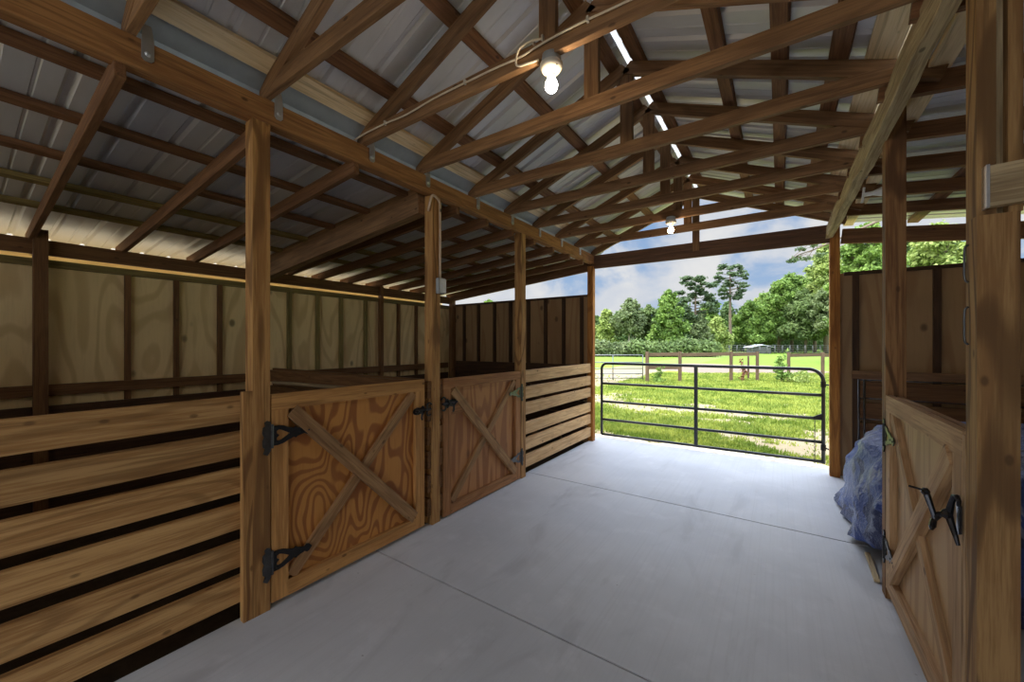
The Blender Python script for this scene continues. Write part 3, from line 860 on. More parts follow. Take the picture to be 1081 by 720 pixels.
d3 = stall_door('right stall door with faded panel and big curled iron latch', XR, 1.975, 3.135, .07, 1.20, -1, False, 'doorframe3', 'doorply3', 'doorframe3', hmat='ironworn', hleaf='iron')
latch(d3, XR - .004, 1.965, .900, 1, -1, .86, 'ironshine', 'gravity')
lumber('edge_board', (XR + .032, 1.962, .075), (XR + .032, 1.962, 1.19), .022, .062, MAT['doorframe3'], d3, up=(1, 0, 0))

# ------------------------------------------------------------------ black pipe gate
GY0, GY1 = 6.02, 6.14
def gp(x):   # y on the gate line
    return GY0 + (GY1 - GY0) * (x + 2.36) / 2.8
g = thing('pipe_gate', 'black five bar pipe gate with rounded corners closing the far end', 'gate', (.44, GY1, 0))
xl, xr_ = -2.37, .445
zt, zb = 1.185, .045
r = .085
fr = [(xl, zb)] + [(xl, .5), (xl, zt - r)] + [(xl + r - r * math.cos(a), zt - r + r * math.sin(a)) for a in np.linspace(.2, PI / 2 - .05, 7)] + \
     [(xl + r, zt), (-1, zt), (xr_ - .15, zt)] + [(xr_ - .15 + .15 * math.sin(a), zt - .15 + .15 * math.cos(a)) for a in np.linspace(.1, PI / 2 - .02, 9)] + [(xr_, zt - .16), (xr_, .5), (xr_, zb - .02)]
tube('frame', [(x, gp(x), z) for x, z in fr], .021, MAT['gatepaint'], g, 10)
for z in (.045, .285, .575, .865):
    tube('bar', [(xl, gp(xl), z), (xr_, gp(xr_), z)], .019, MAT['gatepaint'], g, 10)
lumber('upright', (-.985, gp(-.985), zb), (-.985, gp(-.985), zt), .045, .045, MAT['gatepaint'], g, bev=.006)
for z in (1.0, .22):
    bm = bmesh.new()
    tube_bm(bm, [Vector((xr_, GY1, z - .035)), Vector((xr_, GY1, z + .035))], .028, 10)
    tube_bm(bm, [Vector((xr_ + .01, GY1, z)), Vector((xr_ + .075, GY1 - .12, z)), Vector((xr_ + .075, GY1 - .30, z))], .009, 8)
    mesh_obj('hinge', bm, MAT['iron'], g)
bm = bmesh.new()   # bracket for the chain
plate_bm(bm, [(0, 0), (-.085, -.045), (-.075, -.062), (0, -.05)], [], .03, Matrix(((1, 0, 0, xr_ - .015), (0, 0, -1, GY1), (0, 1, 0, .64), (0, 0, 0, 1))))
br = mesh_obj('chain_bracket', bm, MAT['iron'], g)
bm = bmesh.new()   # chain
for i in range(26):
    z = .565 - i * .022
    R = Matrix.Translation((xr_ - .085, GY1 - .02, z)) @ Matrix.Rotation((i % 2) * PI / 2, 4, 'Z')
    pts = [R @ Vector((.006 * math.cos(a), 0, .013 * math.sin(a))) for a in np.linspace(0, 2 * PI, 9)]
    tube_bm(bm, pts, .0028, 5, cap=False)
mesh_obj('chain', bm, MAT['ironworn'], g)

# ------------------------------------------------------------------ lamps, cable, electrics
def bulb_fixture(label, x, y, ztop, mat):
    t = thing('bulb_fixture', label, 'lamp', (x, y, ztop), 'bare bulb fixtures hanging from the trusses')
    bm = bmesh.new()
    lathe_bm(bm, [(.046, 0), (.048, -.035), (.046, -.04)], 20, Matrix.Translation((x, y, ztop)))
    mesh_obj('junction_box', bm, MAT['greysteel'], t, smooth=True)
    bm = bmesh.new()
    lathe_bm(bm, [(.050, -.038), (.056, -.045), (.055, -.058), (.043, -.075), (.026, -.082), (.019, -.095), (.019, -.104)], 24, Matrix.Translation((x, y, ztop)))
    hd = mesh_obj('lamp_holder', bm, MAT['white'], t, smooth=True)
    for sd in (-1, 1):
        bm = bmesh.new()
        lathe_bm(bm, [(.006, 0), (.006, -.005), (.003, -.007)], 8, Matrix.Translation((x + sd * .037, y - .02, ztop - .066)))
        mesh_obj('screw', bm, MAT['ironworn'], hd)
    bm = bmesh.new()
    prof = [(.012, -.098), (.013, -.106), (.020, -.117), (.028, -.130), (.0305, -.144), (.028, -.158), (.019, -.170), (.004, -.175)]
    lathe_bm(bm, prof, 18, Matrix.Translation((x, y, ztop)))
    mesh_obj('bulb', bm, MAT[mat], t, smooth=True)
bulb_fixture('near lit bulb in a white holder under a roof truss', -.905, 1.655, 2.885, 'bulb')
bulb_fixture('far lit bulb under a roof truss near the open gable', -.98, 4.50, 2.885, 'bulbfar')
# cream cable stapled along the bulb truss
cab = [(-2.42, 1.60, 2.90), (-2.32, 1.612, 2.92), (-2.1, 1.618, 2.925), (-1.9, 1.618, 2.915), (-1.65, 1.618, 2.93), (-1.4, 1.618, 2.93), (-1.2, 1.616, 2.925), (-1.05, 1.612, 2.915), (-.95, 1.610, 2.925), (-.75, 1.613, 2.935),
       (-.5, 1.616, 2.93), (-.2, 1.616, 2.93), (.1, 1.616, 2.92), (.4, 1.616, 2.93)]
t = thing('cable', 'cream cable stapled along the truss with the near lit bulb', 'cable', cab[0])
def smooth_pts(p, n=5):
    p = [Vector(q) for q in p]; out = []
    for i in range(len(p) - 1):
        a, b_, c, d = p[max(i - 1, 0)], p[i], p[i + 1], p[min(i + 2, len(p) - 1)]
        for j in range(n):
            s = j / n
            out.append(.5 * ((2 * b_) + (-a + c) * s + (2 * a - 5 * b_ + 4 * c - d) * s * s + (-a + 3 * b_ - 3 * c + d) * s ** 3))
    return out + [p[-1]]
tube('run', smooth_pts(cab), .0055, MAT['cable'], t, 6)
tube('drop', smooth_pts([(-.93, 1.610, 2.95), (-.985, 1.600, 2.955), (-1.045, 1.595, 2.945), (-1.065, 1.592, 2.905), (-1.06, 1.592, 2.862), (-1.0, 1.60, 2.855), (-.955, 1.62, 2.865)]), .0055, MAT['cable'], t, 6)
for q in ((-2.1, 2.925), (-1.42, 2.932), (-.98, 2.957), (-.93, 2.955), (-.70, 2.936)):
    bm = bmesh.new(); bm_box(bm, -.005, .005, -.008, .008, -.013, .013)
    mesh_obj('staple', bm, MAT['white'], t, Matrix.Translation((q[0], 1.614, q[1])))
# pipe and switch box on the middle post
t = thing('conduit', 'thin copper brown pipe down the middle left post to a box', 'conduit', (XL, 2.35, 2.7))
tube('pipe', smooth_pts([(XL - .03, 2.275, 2.60), (XL + .000, 2.275, 2.70), (XL + .013, 2.29, 2.725), (XL + .014, 2.335, 2.712), (XL + .014, 2.362, 2.68), (XL + .014, 2.366, 2.6), (XL + .014, 2.366, 2.05)]), .011, MAT['conduit'], t, 8)
bm = bmesh.new(); bm_box(bm, -.01, .01, -.008, .008, -.012, .012)
mesh_obj('clip', bm, MAT['ironworn'], t, Matrix.Translation((XL + .015, 2.366, 2.62)))
t = thing('switch_box', 'small grey electrical box on the middle left post', 'switch box', (XL + .02, 2.36, 1.98))
bm = bmesh.new(); bm_box(bm, -.022, .022, -.042, .042, -.065, .065)
bmesh.ops.bevel(bm, geom=bm.edges[:], offset=.006, segments=2, affect='EDGES')
mesh_obj('box', bm, MAT['greysteel'], t, Matrix.Translation((XL + .024, 2.365, 1.985)))
bm = bmesh.new(); bm_box(bm, -.002, .004, -.036, .036, -.056, .056); bm_box(bm, .004, .012, -.012, .012, -.02, .02)
mesh_obj('cover', bm, MAT['galv'], t, Matrix.Translation((XL + .046, 2.365, 1.985)))
# unlit white lamp at the right beam
t = thing('lamp_arm', 'unlit white lamp on a bracket beside the right timber beam', 'lamp', (.53, 4.0, 2.65))
tube('arm', smooth_pts([(.522, 4.0, 2.585), (.530, 4.0, 2.64), (.535, 4.0, 2.70)]), .008, MAT['whiteplastic'], t, 8)
bm = bmesh.new()
lathe_bm(bm, [(.004, .152), (.022, .146), (.034, .124), (.034, .104), (.024, .078), (.016, .055), (.015, .0)], 16,
         Matrix.Translation((.528, 4.0, 2.643)) @ Matrix.Rotation(PI / 2 * .97, 4, 'Y') )
mesh_obj('head', bm, MAT['whiteplastic'], t, smooth=True)
# two grey wire handles on the near right post
for z, lab in ((1.765, 'upper grey wire loop on the near right post'), (1.56, 'lower grey wire loop on the near right post')):
    tag(tube('wire_loop', smooth_pts([(XR - .001, 1.915, z + .062), (XR - .009, 1.915, z + .05), (XR - .010, 1.915, z), (XR - .009, 1.915, z - .05), (XR - .001, 1.915, z - .062)]), .0035, MAT['ironworn'], None, 6), lab, 'wire loop')

# ------------------------------------------------------------------ tarp covered pile, pale metal rack
def build_tarp():
    nu, nv = 150, 64
    cx, cy = 1.24, 4.22
    verts = []; faces = []
    for j in range(nv + 1):
        ph = (j / nv)
        for i in range(nu):
            a = 2 * PI * i / nu
            ca, sa = math.cos(a), math.sin(a)
            ex = .55
            ux = math.copysign(abs(ca) ** ex, ca); uy = math.copysign(abs(sa) ** ex, sa)
            # profile: hem at ph=0, side up to ~.62, over the top to the middle at ph=1
            if ph < .55:
                t = ph / .55
                rad = 1.0 - .04 * t - .10 * t ** 4; z = .03 + .72 * t
            else:
                t = (ph - .55) / .45
                rad = .86 * (1 - t) ** .8; z = .75 + .17 * math.sin(t * PI / 2)
            x = cx + .75 * rad * ux; y = cy + 1.06 * rad * uy
            far = max(0.0, (y - 4.45) / .45)            # lower towards the back
            z *= 1 - .55 * min(1, far) ** 1.3
            if x < 1.0:                                 # hem lifts towards the door
                z = max(z, .03 + max(0, 3.95 - y) * .24)
            q = Vector((x * 1.0, y * 1.0, z * 1.0))
            rg = 1 - abs(mnoise.noise(q * 2.3 + Vector((3, 1, 7)))) * 2
            rg2 = 1 - abs(mnoise.noise(q * 6.1 + Vector((5, 2, 1)))) * 2
            fold = math.sin(y * 8.5 + z * 6 + 2.5 * mnoise.noise(q * 1.3)) * .030
            crease = 1 - abs(mnoise.noise(Vector((q.x * 2 + q.z * 2.2, q.y * 3.2 - q.z * 2.6, 4)))) * 2.2
            dd = .070 * rg + .022 * rg2 + .060 * crease + fold - .07
            sidef = 1 if ph < .62 else max(.25, 1 - (ph - .62) * 3)
            x += dd * ux * sidef; y += dd * uy * sidef * .6
            z += (.025 * rg2 + .03 * rg - .02) * (.4 if ph > .05 else .0) * (1.4 if ph > .6 else .6)
            verts.append((x, y, max(z, .006)))
    for j in range(nv):
        for i in range(nu):
            faces.append((j * nu + i, j * nu + (i + 1) % nu, (j + 1) * nu + (i + 1) % nu, (j + 1) * nu + i))
    faces.append(tuple(nv * nu + i for i in range(nu)))
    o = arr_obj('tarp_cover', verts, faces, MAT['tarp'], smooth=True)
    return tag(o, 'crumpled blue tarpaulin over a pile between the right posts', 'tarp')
build_tarp()
tag(lumber('loose_board', (.505, 3.32, .010), (.515, 3.72, .010), .028, .016, MAT['log']), 'pale board end lying under the hem of the blue tarpaulin', 'board')
t = thing('pipe_rack', 'pale thin metal rack standing behind the blue tarpaulin', 'rack', (.72, 5.55, 0))
for x in (.70, .745, 1.9): tube('upright', [(x, 5.56, 0), (x, 5.56, 1.12)], .010, MAT['ironworn'], t)
for z in (1.115, .92, .70): tube('crossbar', [(.70, 5.56, z), (1.9, 5.56, z)], .006, MAT['ironworn'], t)

# ------------------------------------------------------------------ outdoors: positions from bearing and distance
F = 412.0; YAW = math.atan(282.5 / F); CY, SY = math.cos(YAW), math.sin(YAW)
def at(bearing_px, d):
    l = (bearing_px - 540.5) / F * d
    return l * CY - d * SY, l * SY + d * CY
def height(v, d): return 1.5 + (363 - v) * d / F
GZ = -.13

def leaf_cloud(blobs, n, size, flat=.5, shell=.55, droop=0.0):
    """quads scattered in ellipsoid blobs [(centre, radii)], numpy"""
    w = np.array([r[0] * r[1] * r[2] for _, r in blobs]) ** .75
    idx = RNG.choice(len(blobs), n, p=w / w.sum())
    C = np.array([c for c, _ in blobs])[idx]; R = np.array([r for _, r in blobs])[idx]
    d = RNG.normal(size=(n, 3)); d /= np.linalg.norm(d, axis=1)[:, None]
    rad = shell + (1 - shell) * RNG.random(n) ** .6
    P = C + d * R * rad[:, None] * (1 + .24 * RNG.normal(size=(n, 1)))
    nrm = d * .7 + RNG.normal(size=(n, 3)) * .6 + np.array([0, 0, flat]); nrm /= np.linalg.norm(nrm, axis=1)[:, None]
    a = np.cross(nrm, RNG.normal(size=(n, 3))); a /= np.linalg.norm(a, axis=1)[:, None]
    b = np.cross(nrm, a)
    s = size * (.6 + .8 * RNG.random(n))[:, None]
    V = np.stack([P - a * s, P + b * s * .55, P + a * s, P - b * s * .55], 1).reshape(-1, 3)
    Fc = np.arange(4 * n).reshape(-1, 4)
    return V, Fc

def np_obj(name, V, Fc, mat, parent=None, M=None):
    me = bpy.data.meshes.new(name)
    me.vertices.add(len(V)); me.vertices.foreach_set('co', V.astype(np.float32).ravel())
    k = Fc.shape[1]
    me.loops.add(Fc.size); me.loops.foreach_set('vertex_index', Fc.astype(np.int32).ravel())
    me.polygons.add(len(Fc)); me.polygons.foreach_set('loop_start', np.arange(0, Fc.size, k, dtype=np.int32))
    me.update(calc_edges=True)
    me.materials.append(mat)
    o = link(bpy.data.objects.new(name, me))
    place(o, M or Matrix.Identity(4), parent)
    return o

def tree(label, u, d, v_top, hw_px, kind, mat, leaves=5000, base=.25, lsize=.22, group='trees beyond the pasture', bark='bark', cat='tree', name='tree'):
    x, y = at(u, d); H = height(v_top, d) - GZ; hw = hw_px * d / F
    t = thing(name, label, cat, (x, y, GZ), group)
    rs = random.Random(hash((u, v_top)) & 0xffff)
    bm = bmesh.new()
    tr = max(.09, H * .016)
    lean = rs.uniform(-.03, .03) * H
    top = Vector((lean, 0, H * (.97 if kind == 'pine' else .72)))
    tube_bm(bm, [Vector((0, 0, 0)), Vector((lean * .2, .05, H * .25)), Vector((lean * .6, 0, H * .5)), top], [tr * 1.3, tr, tr * .8, tr * .2], 8)
    blobs = []
    if kind == 'round':
        for k in range(46):
            zz = H * (base + (1 - base) * (.08 + .9 * k / 45))
            fr_ = (zz / H - base) / (1 - base)
            env = math.sin(min(1, fr_ * .85 + .18) * PI) ** .55
            a = k * 2.4 + rs.uniform(-.5, .5)
            rr = hw * env * rs.uniform(.25, .86)
            c = (math.cos(a) * rr + lean * fr_, math.sin(a) * rr, zz)
            s = hw * rs.uniform(.16, .34) * (.6 + .4 * env)
            blobs.append((c, (s, s, s * .72)))
            if k % 3 == 0:
                p = Vector((lean * .4, 0, H * min(.68, max(.15, zz / H - .18))))
                tube_bm(bm, [p, (p + Vector(c)) / 2 + Vector((0, 0, .1)), Vector(c)], [tr * .45, tr * .3, tr * .1], 5)
    elif kind == 'full':
        for k in range(52):
            fr_ = k / 51
            zz = H * (.04 + .92 * fr_)
            env = (1 - fr_) ** .45 * (.75 + .25 * min(1, fr_ * 4))
            a = k * 2.4
            rr = hw * env * rs.uniform(.15, .88)
            s = hw * rs.uniform(.16, .32) * (.45 + .55 * env)
            blobs.append(((math.cos(a) * rr, math.sin(a) * rr, zz), (s, s, s * .9)))
    elif kind == 'pine':
        for k in range(34):
            fr_ = k / 33
            zz = H * (base + (1 - base) * fr_ * .98)
            env = (.35 + .65 * math.sin(PI * (.25 + .62 * fr_))) * (1 if rs.random() > .2 else .6)
            a = k * 2.4 + rs.uniform(-.6, .6)
            rr = hw * env * rs.uniform(.35, .95)
            c = Vector((math.cos(a) * rr + lean * fr_ * .8, math.sin(a) * rr, zz + .05 * rr))
            s = hw * rs.uniform(.15, .30)
            blobs.append((tuple(c), (s, s, s * .38)))
            p = Vector((lean * fr_ * .8, 0, zz - .12 * rr))
            tube_bm(bm, [p, (p + c) / 2 + Vector((0, 0, -.02 * rr)), c], [tr * .3, tr * .2, tr * .08], 5)
    mesh_obj('trunk', bm, MAT[bark], t, Matrix.Translation((x, y, GZ)), smooth=True)
    V, Fc = leaf_cloud(blobs, leaves, lsize, .35 if kind != 'pine' else .8, .25 if kind == 'pine' else .45)
    np_obj('foliage', V, Fc, MAT[mat], t, Matrix.Translation((x, y, GZ)))
    return t

T = [('pale yellow-green tree at the left end of the far treeline beside the gate post', 640, 60, 326, 17, 'full', 'leaf_yellow', 4500, .2),
     ('grey-green mossy tree with pale trunk above the hedge on the left', 664, 58, 316, 19, 'round', 'leaf_moss', 4200, .32),
     ('dense bright green tree clothed to the ground', 706, 55, 304, 23, 'full', 'leaf_bright', 9000, .05),
     ('dark spreading pine right of the dense bright green tree', 734, 58, 293, 21, 'pine', 'leaf_pine', 5000, .45),
     ('tall lone pine with a bare trunk and open crown against the sky', 771, 70, 280, 17, 'pine', 'leaf_pine', 2100, .62),
     ('bright yellow-green low tree left of the tall lone pine', 757, 68, 334, 17, 'full', 'leaf_yellow', 4500, .05),
     ('leafy green tree just right of the tall lone pine trunk', 792, 71, 320, 21, 'round', 'leaf_bright', 6500, .18),
     ('big olive-green oak rising right of the lone pine', 822, 72, 296, 27, 'round', 'leaf_bright', 9000, .22),
     ('dark oak with low shaded crown near the right gate post', 850, 68, 306, 30, 'round', 'leaf_olive', 9000, .2),
     ('tall light green tree touching the right gate post', 872, 66, 258, 26, 'round', 'leaf_yellow', 8500, .34),
     ('mossy grey-green oak at the right gate post', 878, 62, 300, 22, 'round', 'leaf_moss', 5000, .3),
     ('leafy tree seen over the right back wall, nearest the gate post', 915, 30, 236, 34, 'round', 'leaf_bright', 8000, .25),
     ('sunlit tree seen over the right back wall, beside the near post', 990, 30, 238, 46, 'round', 'leaf_yellow', 9000, .25),
     ('olive tree seen over the right back wall, middle one', 950, 34, 240, 34, 'round', 'leaf_olive', 7000, .25),
     ('green tree filling the gap right of the mossy left tree', 686, 59, 322, 17, 'round', 'leaf_olive', 5000, .1),
     ('pale mossy shrubby tree under the dark spreading pine', 739, 57, 332, 15, 'full', 'leaf_moss', 4500, .03),
     ('tall narrow green tree just left of the tall lone pine', 750, 74, 315, 14, 'round', 'leaf_bright', 4500, .1),
     ('green tree filling the gap behind the leafy tree by the pine', 803, 76, 312, 19, 'round', 'leaf_yellow', 5500, .12),
     ('spreading green oak left of the dark oak', 836, 76, 290, 24, 'round', 'leaf_bright', 8500, .2),
     ('sunlit oak between the dark oak and the gate post', 860, 73, 284, 24, 'round', 'leaf_bright', 8000, .2),
     ('tree top showing over the left back wall', 517, 45, 318, 18, 'round', 'leaf_bright', 4000, .3)]
for (lab, u, d, v, hw, kd, mt, nl, bs) in T:
    tree(lab, u, d, v, hw, kd, mt, int(nl * 1.5), bs, .09 + .0024 * d, bark='barkgrey' if 'moss' in mt else 'bark')
bgl = ['behind the pale yellow-green tree', 'behind the mossy left tree', 'left of the dense bright green tree', 'between the dense green tree and the dark pine', 'behind the dark spreading pine',
       'behind the yellow-green low tree', 'behind the tall lone pine', 'left of the big olive-green oak', 'behind the big olive-green oak', 'behind the dark oak', 'behind the right gate post']
for k, u in enumerate(range(630, 882, 23)):
    v = [334, 329, 326, 322, 318, 322, 318, 316, 312, 308, 304][k]
    tree('dark woodland tree in the back row ' + bgl[k], u, 88, v, 20, 'full', 'leaf_dark', 5000, .02, .36, 'dark trees of the back row')

def bush(label, u0, u1, d, v_top, mat, leaves, name='hedge', cat='hedge', group=None, lsize=.2):
    x0, y0 = at(u0, d); x1, y1 = at(u1, d)
    H = height(v_top, d) - GZ
    t = thing(name, label, cat, ((x0 + x1) / 2, (y0 + y1) / 2, GZ), group)
    L = math.hypot(x1 - x0, y1 - y0); n = max(3, int(L / (H * .6)))
    bl = []
    c0 = Vector(((x0 + x1) / 2, (y0 + y1) / 2, GZ))
    for i in range(n + 1):
        f = i / n
        hh = H * random.uniform(.8, 1.05)
        bl.append(((x0 + (x1 - x0) * f - c0.x, y0 + (y1 - y0) * f - c0.y, hh * .5), (H * .62, H * .5, hh * .5)))
    V, Fc = leaf_cloud(bl, leaves, lsize, .4, .6)
    np_obj('foliage', V, Fc, MAT[mat], t, Matrix.Translation(c0))
    bm = bmesh.new()
    for c, r_ in bl:
        tube_bm(bm, [Vector((c[0], c[1], 0)), Vector((c[0] + .1, c[1], c[2] * 1.2))], [.06, .02], 5)
    mesh_obj('stems', bm, MAT['bark'], t, Matrix.Translation(c0))
bush('low olive hedge at the left end of the pasture', 626, 676, 50, 360.5, 'leaf_moss', 6000)
bush('longer grey-green hedge under the dense bright tree', 674, 748, 49, 358.0, 'leaf_olive', 9000)
bush('dark undergrowth below the trees on the right', 752, 890, 80, 347, 'leaf_dark', 12000, 'undergrowth', 'bushes')

# post and rail fences
def rail_fence(label, d, us, v_top, group=None, lower=None):
    p0 = at(us[0], d)
    t = thing('rail_fence', label, 'fence', (*p0, GZ))
    zt = height(v_top, d)
    P = [at(u, d) for u in us]
    for q in P:
        lumber('post', (*q, GZ - .1), (*q, zt), .125, .125, MAT['farwood'], t, bev=.01)
    for a, b_ in zip(P, P[1:]):
        lumber('rail', (*a, zt - .13), (*b_, zt - .10), .05, .14, MAT['farwood'], t)
    if lower:
        for i in lower:
            lumber('rail', (*P[i], zt - .68), (*P[i + 1], zt - .68), .05, .14, MAT['farwood'], t)
    return t
rail_fence('weathered post and rail fence left of the pasture gap', 16.6, [683.3, 717.8, 771.8, 799.5], 371.2, lower=[0])
rail_fence('short weathered rail fence near the right gate post', 16.6, [832.5, 868.5, 905], 372.0)
g = thing('field_gate', 'far grey five bar metal gate in the pasture fence', 'gate', (*at(634, 17), GZ))
for v in (374.8, 382.5, 389, 394.5, 399): tube('bar', [(*at(618, 17), height(v, 17)), (*at(678.5, 17), height(v, 17))], .022, MAT['farmetal'], g, 6)
for u in (618, 647, 678.5): tube('upright', [(*at(u, 17), height(401, 17)), (*at(u, 17), height(374.8, 17))], .024, MAT['farmetal'], g, 6)
t = thing('stump_post', 'short lone stake between the fence runs', 'stake', (*at(790, 17.5), GZ))
lumber('stake', (*at(790, 17.5), GZ - .05), (*at(790, 17.5), height(376, 17.5)), .08, .08, MAT['farwood'], t)
wf = thing('wire_fence', 'long pale wire fence along the far right edge of the pasture', 'fence', (*at(790, 64), GZ))
for u in range(770, 890, 8):
    tube('post', [(*at(u, 64), GZ), (*at(u, 64), height(364.6, 64))], .05, MAT['farmetal'], wf, 5)
for v in (364.8, 367, 369.3, 371.5):
    tube('wire', [(*at(766, 64), height(v, 64)), (*at(890, 64), height(v, 64))], .03, MAT['farmetal'], wf, 4)
# far shed
sx0, sy0 = at(801, 66)
t = thing('far_shed', 'small far shed with a white roof under the trees', 'shed', (sx0, sy0, GZ))
bm = bmesh.new(); bm_box(bm, -1.7, 1.7, -1.4, 1.4, 0, 1.05)
mesh_obj('walls', bm, MAT['shedgrey'], t, Matrix.Translation((sx0, sy0, GZ)))
bm = bmesh.new()
prof = [(-1.95, 1.02), (0, 1.50), (1.95, 1.02), (0, 1.42)]
a = [bm.verts.new((x, -1.6, z)) for x, z in prof]; b_ = [bm.verts.new((x, 1.6, z)) for x, z in prof]
for i in range(4): bm.faces.new((a[i], a[(i + 1) % 4], b_[(i + 1) % 4], b_[i]))
bm.faces.new(a[::-1]); bm.faces.new(b_)
mesh_obj('roof', bm, MAT['shedwhite'], t, Matrix.Translation((sx0, sy0, GZ)) @ Matrix.Rotation(.4, 4, 'Z'))

# weeds by the fence
def weed(label, u, d, v_top, mat, n, hw):
    x, y = at(u, d); H = height(v_top, d) - GZ
    t = thing('weed', label, 'weed', (x, y, GZ), 'tall weeds along the rail fence')
    bl = [((random.uniform(-hw, hw) * .6, random.uniform(-hw, hw) * .6, H * (.2 + .75 * k / 7)), (hw * (1 - .09 * k), hw * (1 - .09 * k), H * .12)) for k in range(8)]
    V, Fc = leaf_cloud(bl, n, .05, .2, .1)
    np_obj('leaves', V, Fc, MAT[mat], t, Matrix.Translation((x, y, GZ)))
    bm = bmesh.new(); tube_bm(bm, [Vector((0, 0, 0)), Vector((.02, 0, H * .95))], [.015, .006], 5)
    mesh_obj('stem', bm, MAT['bark'], t, Matrix.Translation((x, y, GZ)))
weed('leafy green sapling in the gap between the fence runs', 825, 16.2, 374.5, 'leaf_bright', 700, .24)
weed('rusty brown dock weed left of the stake', 784, 16.2, 377, 'weed_red', 160, .14)
weed('green weed clump at the left fence post', 697, 16.0, 386, 'leaf_bright', 350, .22)
weed('yellow-green weed clump along the right fence run', 846, 16.0, 390, 'leaf_yellow', 500, .5)

# overhanging needle branch at the upper right of the opening
x, y = at(868, 14); zc_ = height(262, 14)
t = thing('branch', 'dark needled branch reaching in at the upper right of the opening', 'branch', (x, y, zc_))
bm = bmesh.new(); bl = []
tip = [(872, 258), (858, 264), (843, 269), (830, 277)]
pts = [Vector((*at(u, 14), height(v, 14))) - Vector((x, y, zc_)) for u, v in tip]
base = [Vector((*at(930, 14.5), height(232, 14.5))) - Vector((x, y, zc_))]
tube_bm(bm, base + pts, [.05, .03, .022, .016, .008], 6)
for k, (u, v) in enumerate([(836, 276), (846, 263), (852, 272), (860, 259), (841, 272), (866, 268), (856, 257)]):
    q = Vector((*at(u, 14 + .15 * (k % 3 - 1)), height(v, 14))) - Vector((x, y, zc_))
    tube_bm(bm, [pts[min(3, k // 2)], q], [.012, .005], 5)
    bl.append((tuple(q), (.17, .17, .09)))
mesh_obj('twigs', bm, MAT['bark'], t, Matrix.Translation((x, y, zc_)), smooth=True)
V, Fc = leaf_cloud(bl, 420, .055, .1, .2)
np_obj('needles', V, Fc, MAT['leaf_pine'], t, Matrix.Translation((x, y, zc_)))

# grass blades over the near pasture
def build_grass():
    n = 60000
    d = 4.7 + 16.5 * RNG.random(n) ** 1.4
    u = 600 + 330 * RNG.random(n)
    l = (u - 540.5) / F * d
    X = l * CY - d * SY; Y = l * SY + d * CY
    keep = Y > 6.45
    X, Y, d = X[keep], Y[keep], d[keep]
    mask = np.array([bare_mask(a, b) for a, b in zip(X, Y)])
    keep = RNG.random(len(X)) > mask * .96
    keep &= RNG.random(len(X)) < np.where(Y < 6.5, .14, 1)
    X, Y, d, mask = X[keep], Y[keep], d[keep], 1 - mask[keep]
    m = len(X)
    Z = np.array([ground_z(a, b) for a, b in zip(X, Y)])
    V = []; 
    P = np.stack([X, Y, Z - .01], 1)
    Vs = []
    for k in range(3):
        a = RNG.random(m) * 2 * PI
        h = (.02 + .045 * RNG.random(m)) * (1 + .5 * np.clip(mask, 0, 1)) * (1 + .025 * d)
        w = .009 * (1 + .10 * d)
        off = RNG.normal(size=(m, 2)) * .03
        Q = P.copy(); Q[:, 0] += off[:, 0]; Q[:, 1] += off[:, 1]
        side = np.stack([np.cos(a) * w, np.sin(a) * w, np.zeros(m)], 1)
        tip_ = np.stack([-np.sin(a) * h * .5, np.cos(a) * h * .5, h], 1)
        Vs.append(np.stack([Q - side, Q + side, Q + tip_], 1))
    V = np.concatenate(Vs, 0).reshape(-1, 3)
    Fc = np.arange(len(V)).reshape(-1, 3)
    o = np_obj('grass', V, Fc, MAT['grass'])
    tag(o, 'patchy short green grass beyond the pipe gate', 'grass', kind='stuff')
build_grass()

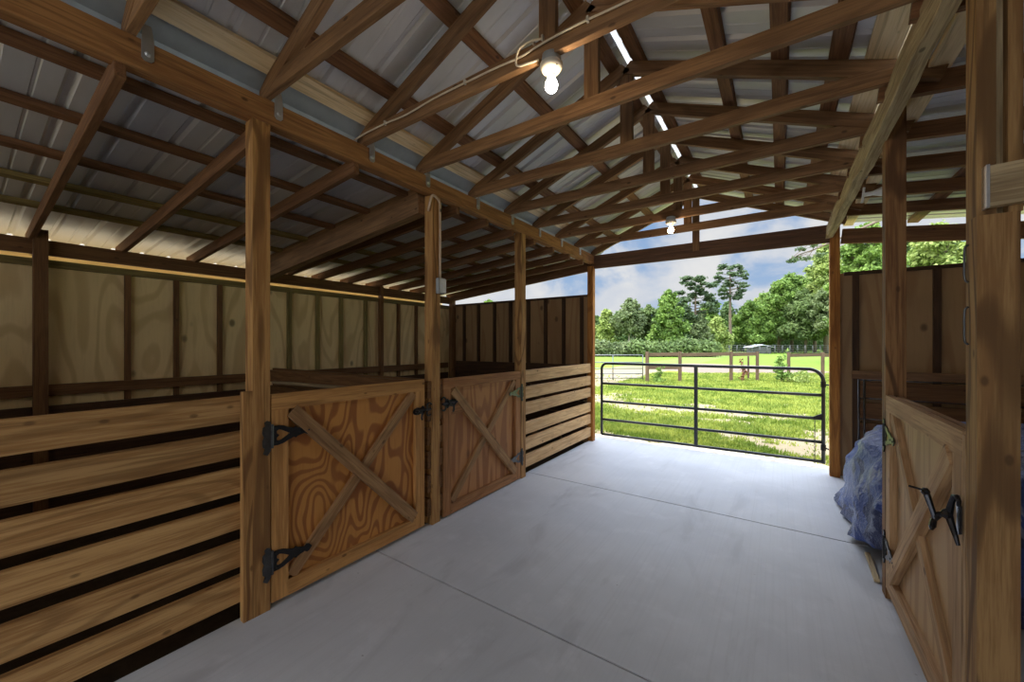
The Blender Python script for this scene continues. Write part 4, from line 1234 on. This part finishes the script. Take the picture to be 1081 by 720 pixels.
# ------------------------------------------------------------------ sky and sun
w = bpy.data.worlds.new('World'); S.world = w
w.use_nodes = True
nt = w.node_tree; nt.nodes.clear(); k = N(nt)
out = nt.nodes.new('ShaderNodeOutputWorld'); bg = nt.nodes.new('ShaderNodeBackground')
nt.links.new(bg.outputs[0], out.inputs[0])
dirv = k.node('ShaderNodeTexCoord').outputs['Generated']
s = k.sep(dirv)
cl = k.noise(k.vmath('MULTIPLY', dirv, (1, 1, 1.7)), 5.2, 6, .52, .35)
blue = k.mix(k.step(s[2], 0.0, .55), (.46, .64, .90), (.22, .42, .82))
cloud = k.mix(k.step(k.noise(dirv, 9, 5, .55), .35, .7), (.80, .85, .94), (1.0, 1.0, 1.0))
sky = k.mix(k.step(cl, .36, .52), blue, cloud)
glow = k.math('ADD', k.math('ADD', .33, k.math('MULTIPLY', k.step(s[2], .32, .60), 2.5)), k.math('MULTIPLY', k.step(s[1], .1, -.8), .75))     # sky boosted high up and behind the camera to fill the interior with light
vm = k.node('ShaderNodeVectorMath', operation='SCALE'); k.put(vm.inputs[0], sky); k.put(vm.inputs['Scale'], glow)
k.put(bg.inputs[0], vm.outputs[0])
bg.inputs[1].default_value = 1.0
sun = bpy.data.lights.new('sun', 'SUN'); sun.energy = 2.0; sun.angle = math.radians(1.5); sun.color = (1, .95, .85)
so = link(bpy.data.objects.new('sun', sun))
so.rotation_euler = Vector((.50, .12, -1)).to_track_quat('-Z', 'Y').to_euler()

# ------------------------------------------------------------------ camera
cam = bpy.data.cameras.new('camera'); co = link(bpy.data.objects.new('camera', cam))
co.location = (0, 0, 1.5); co.rotation_euler = (PI / 2, 0, YAW)
cam.sensor_fit = 'HORIZONTAL'; cam.sensor_width = 36.0; cam.lens = F / 1081 * 36.0
cam.shift_y = 3.0 / 1081
cam.clip_start = .05; cam.clip_end = 500
S.camera = co
vs_ = S.view_settings
S.display_settings.display_device = 'sRGB'
vs_.view_transform = 'Standard'; vs_.look = 'None'; vs_.gamma = 1.0; vs_.use_curve_mapping = False
vs_.exposure = 1.25
try:
    S.cycles.use_denoising = True
    S.cycles.max_bounces = 10; S.cycles.diffuse_bounces = 6; S.cycles.sample_clamp_indirect = 6.0
except Exception:
    pass
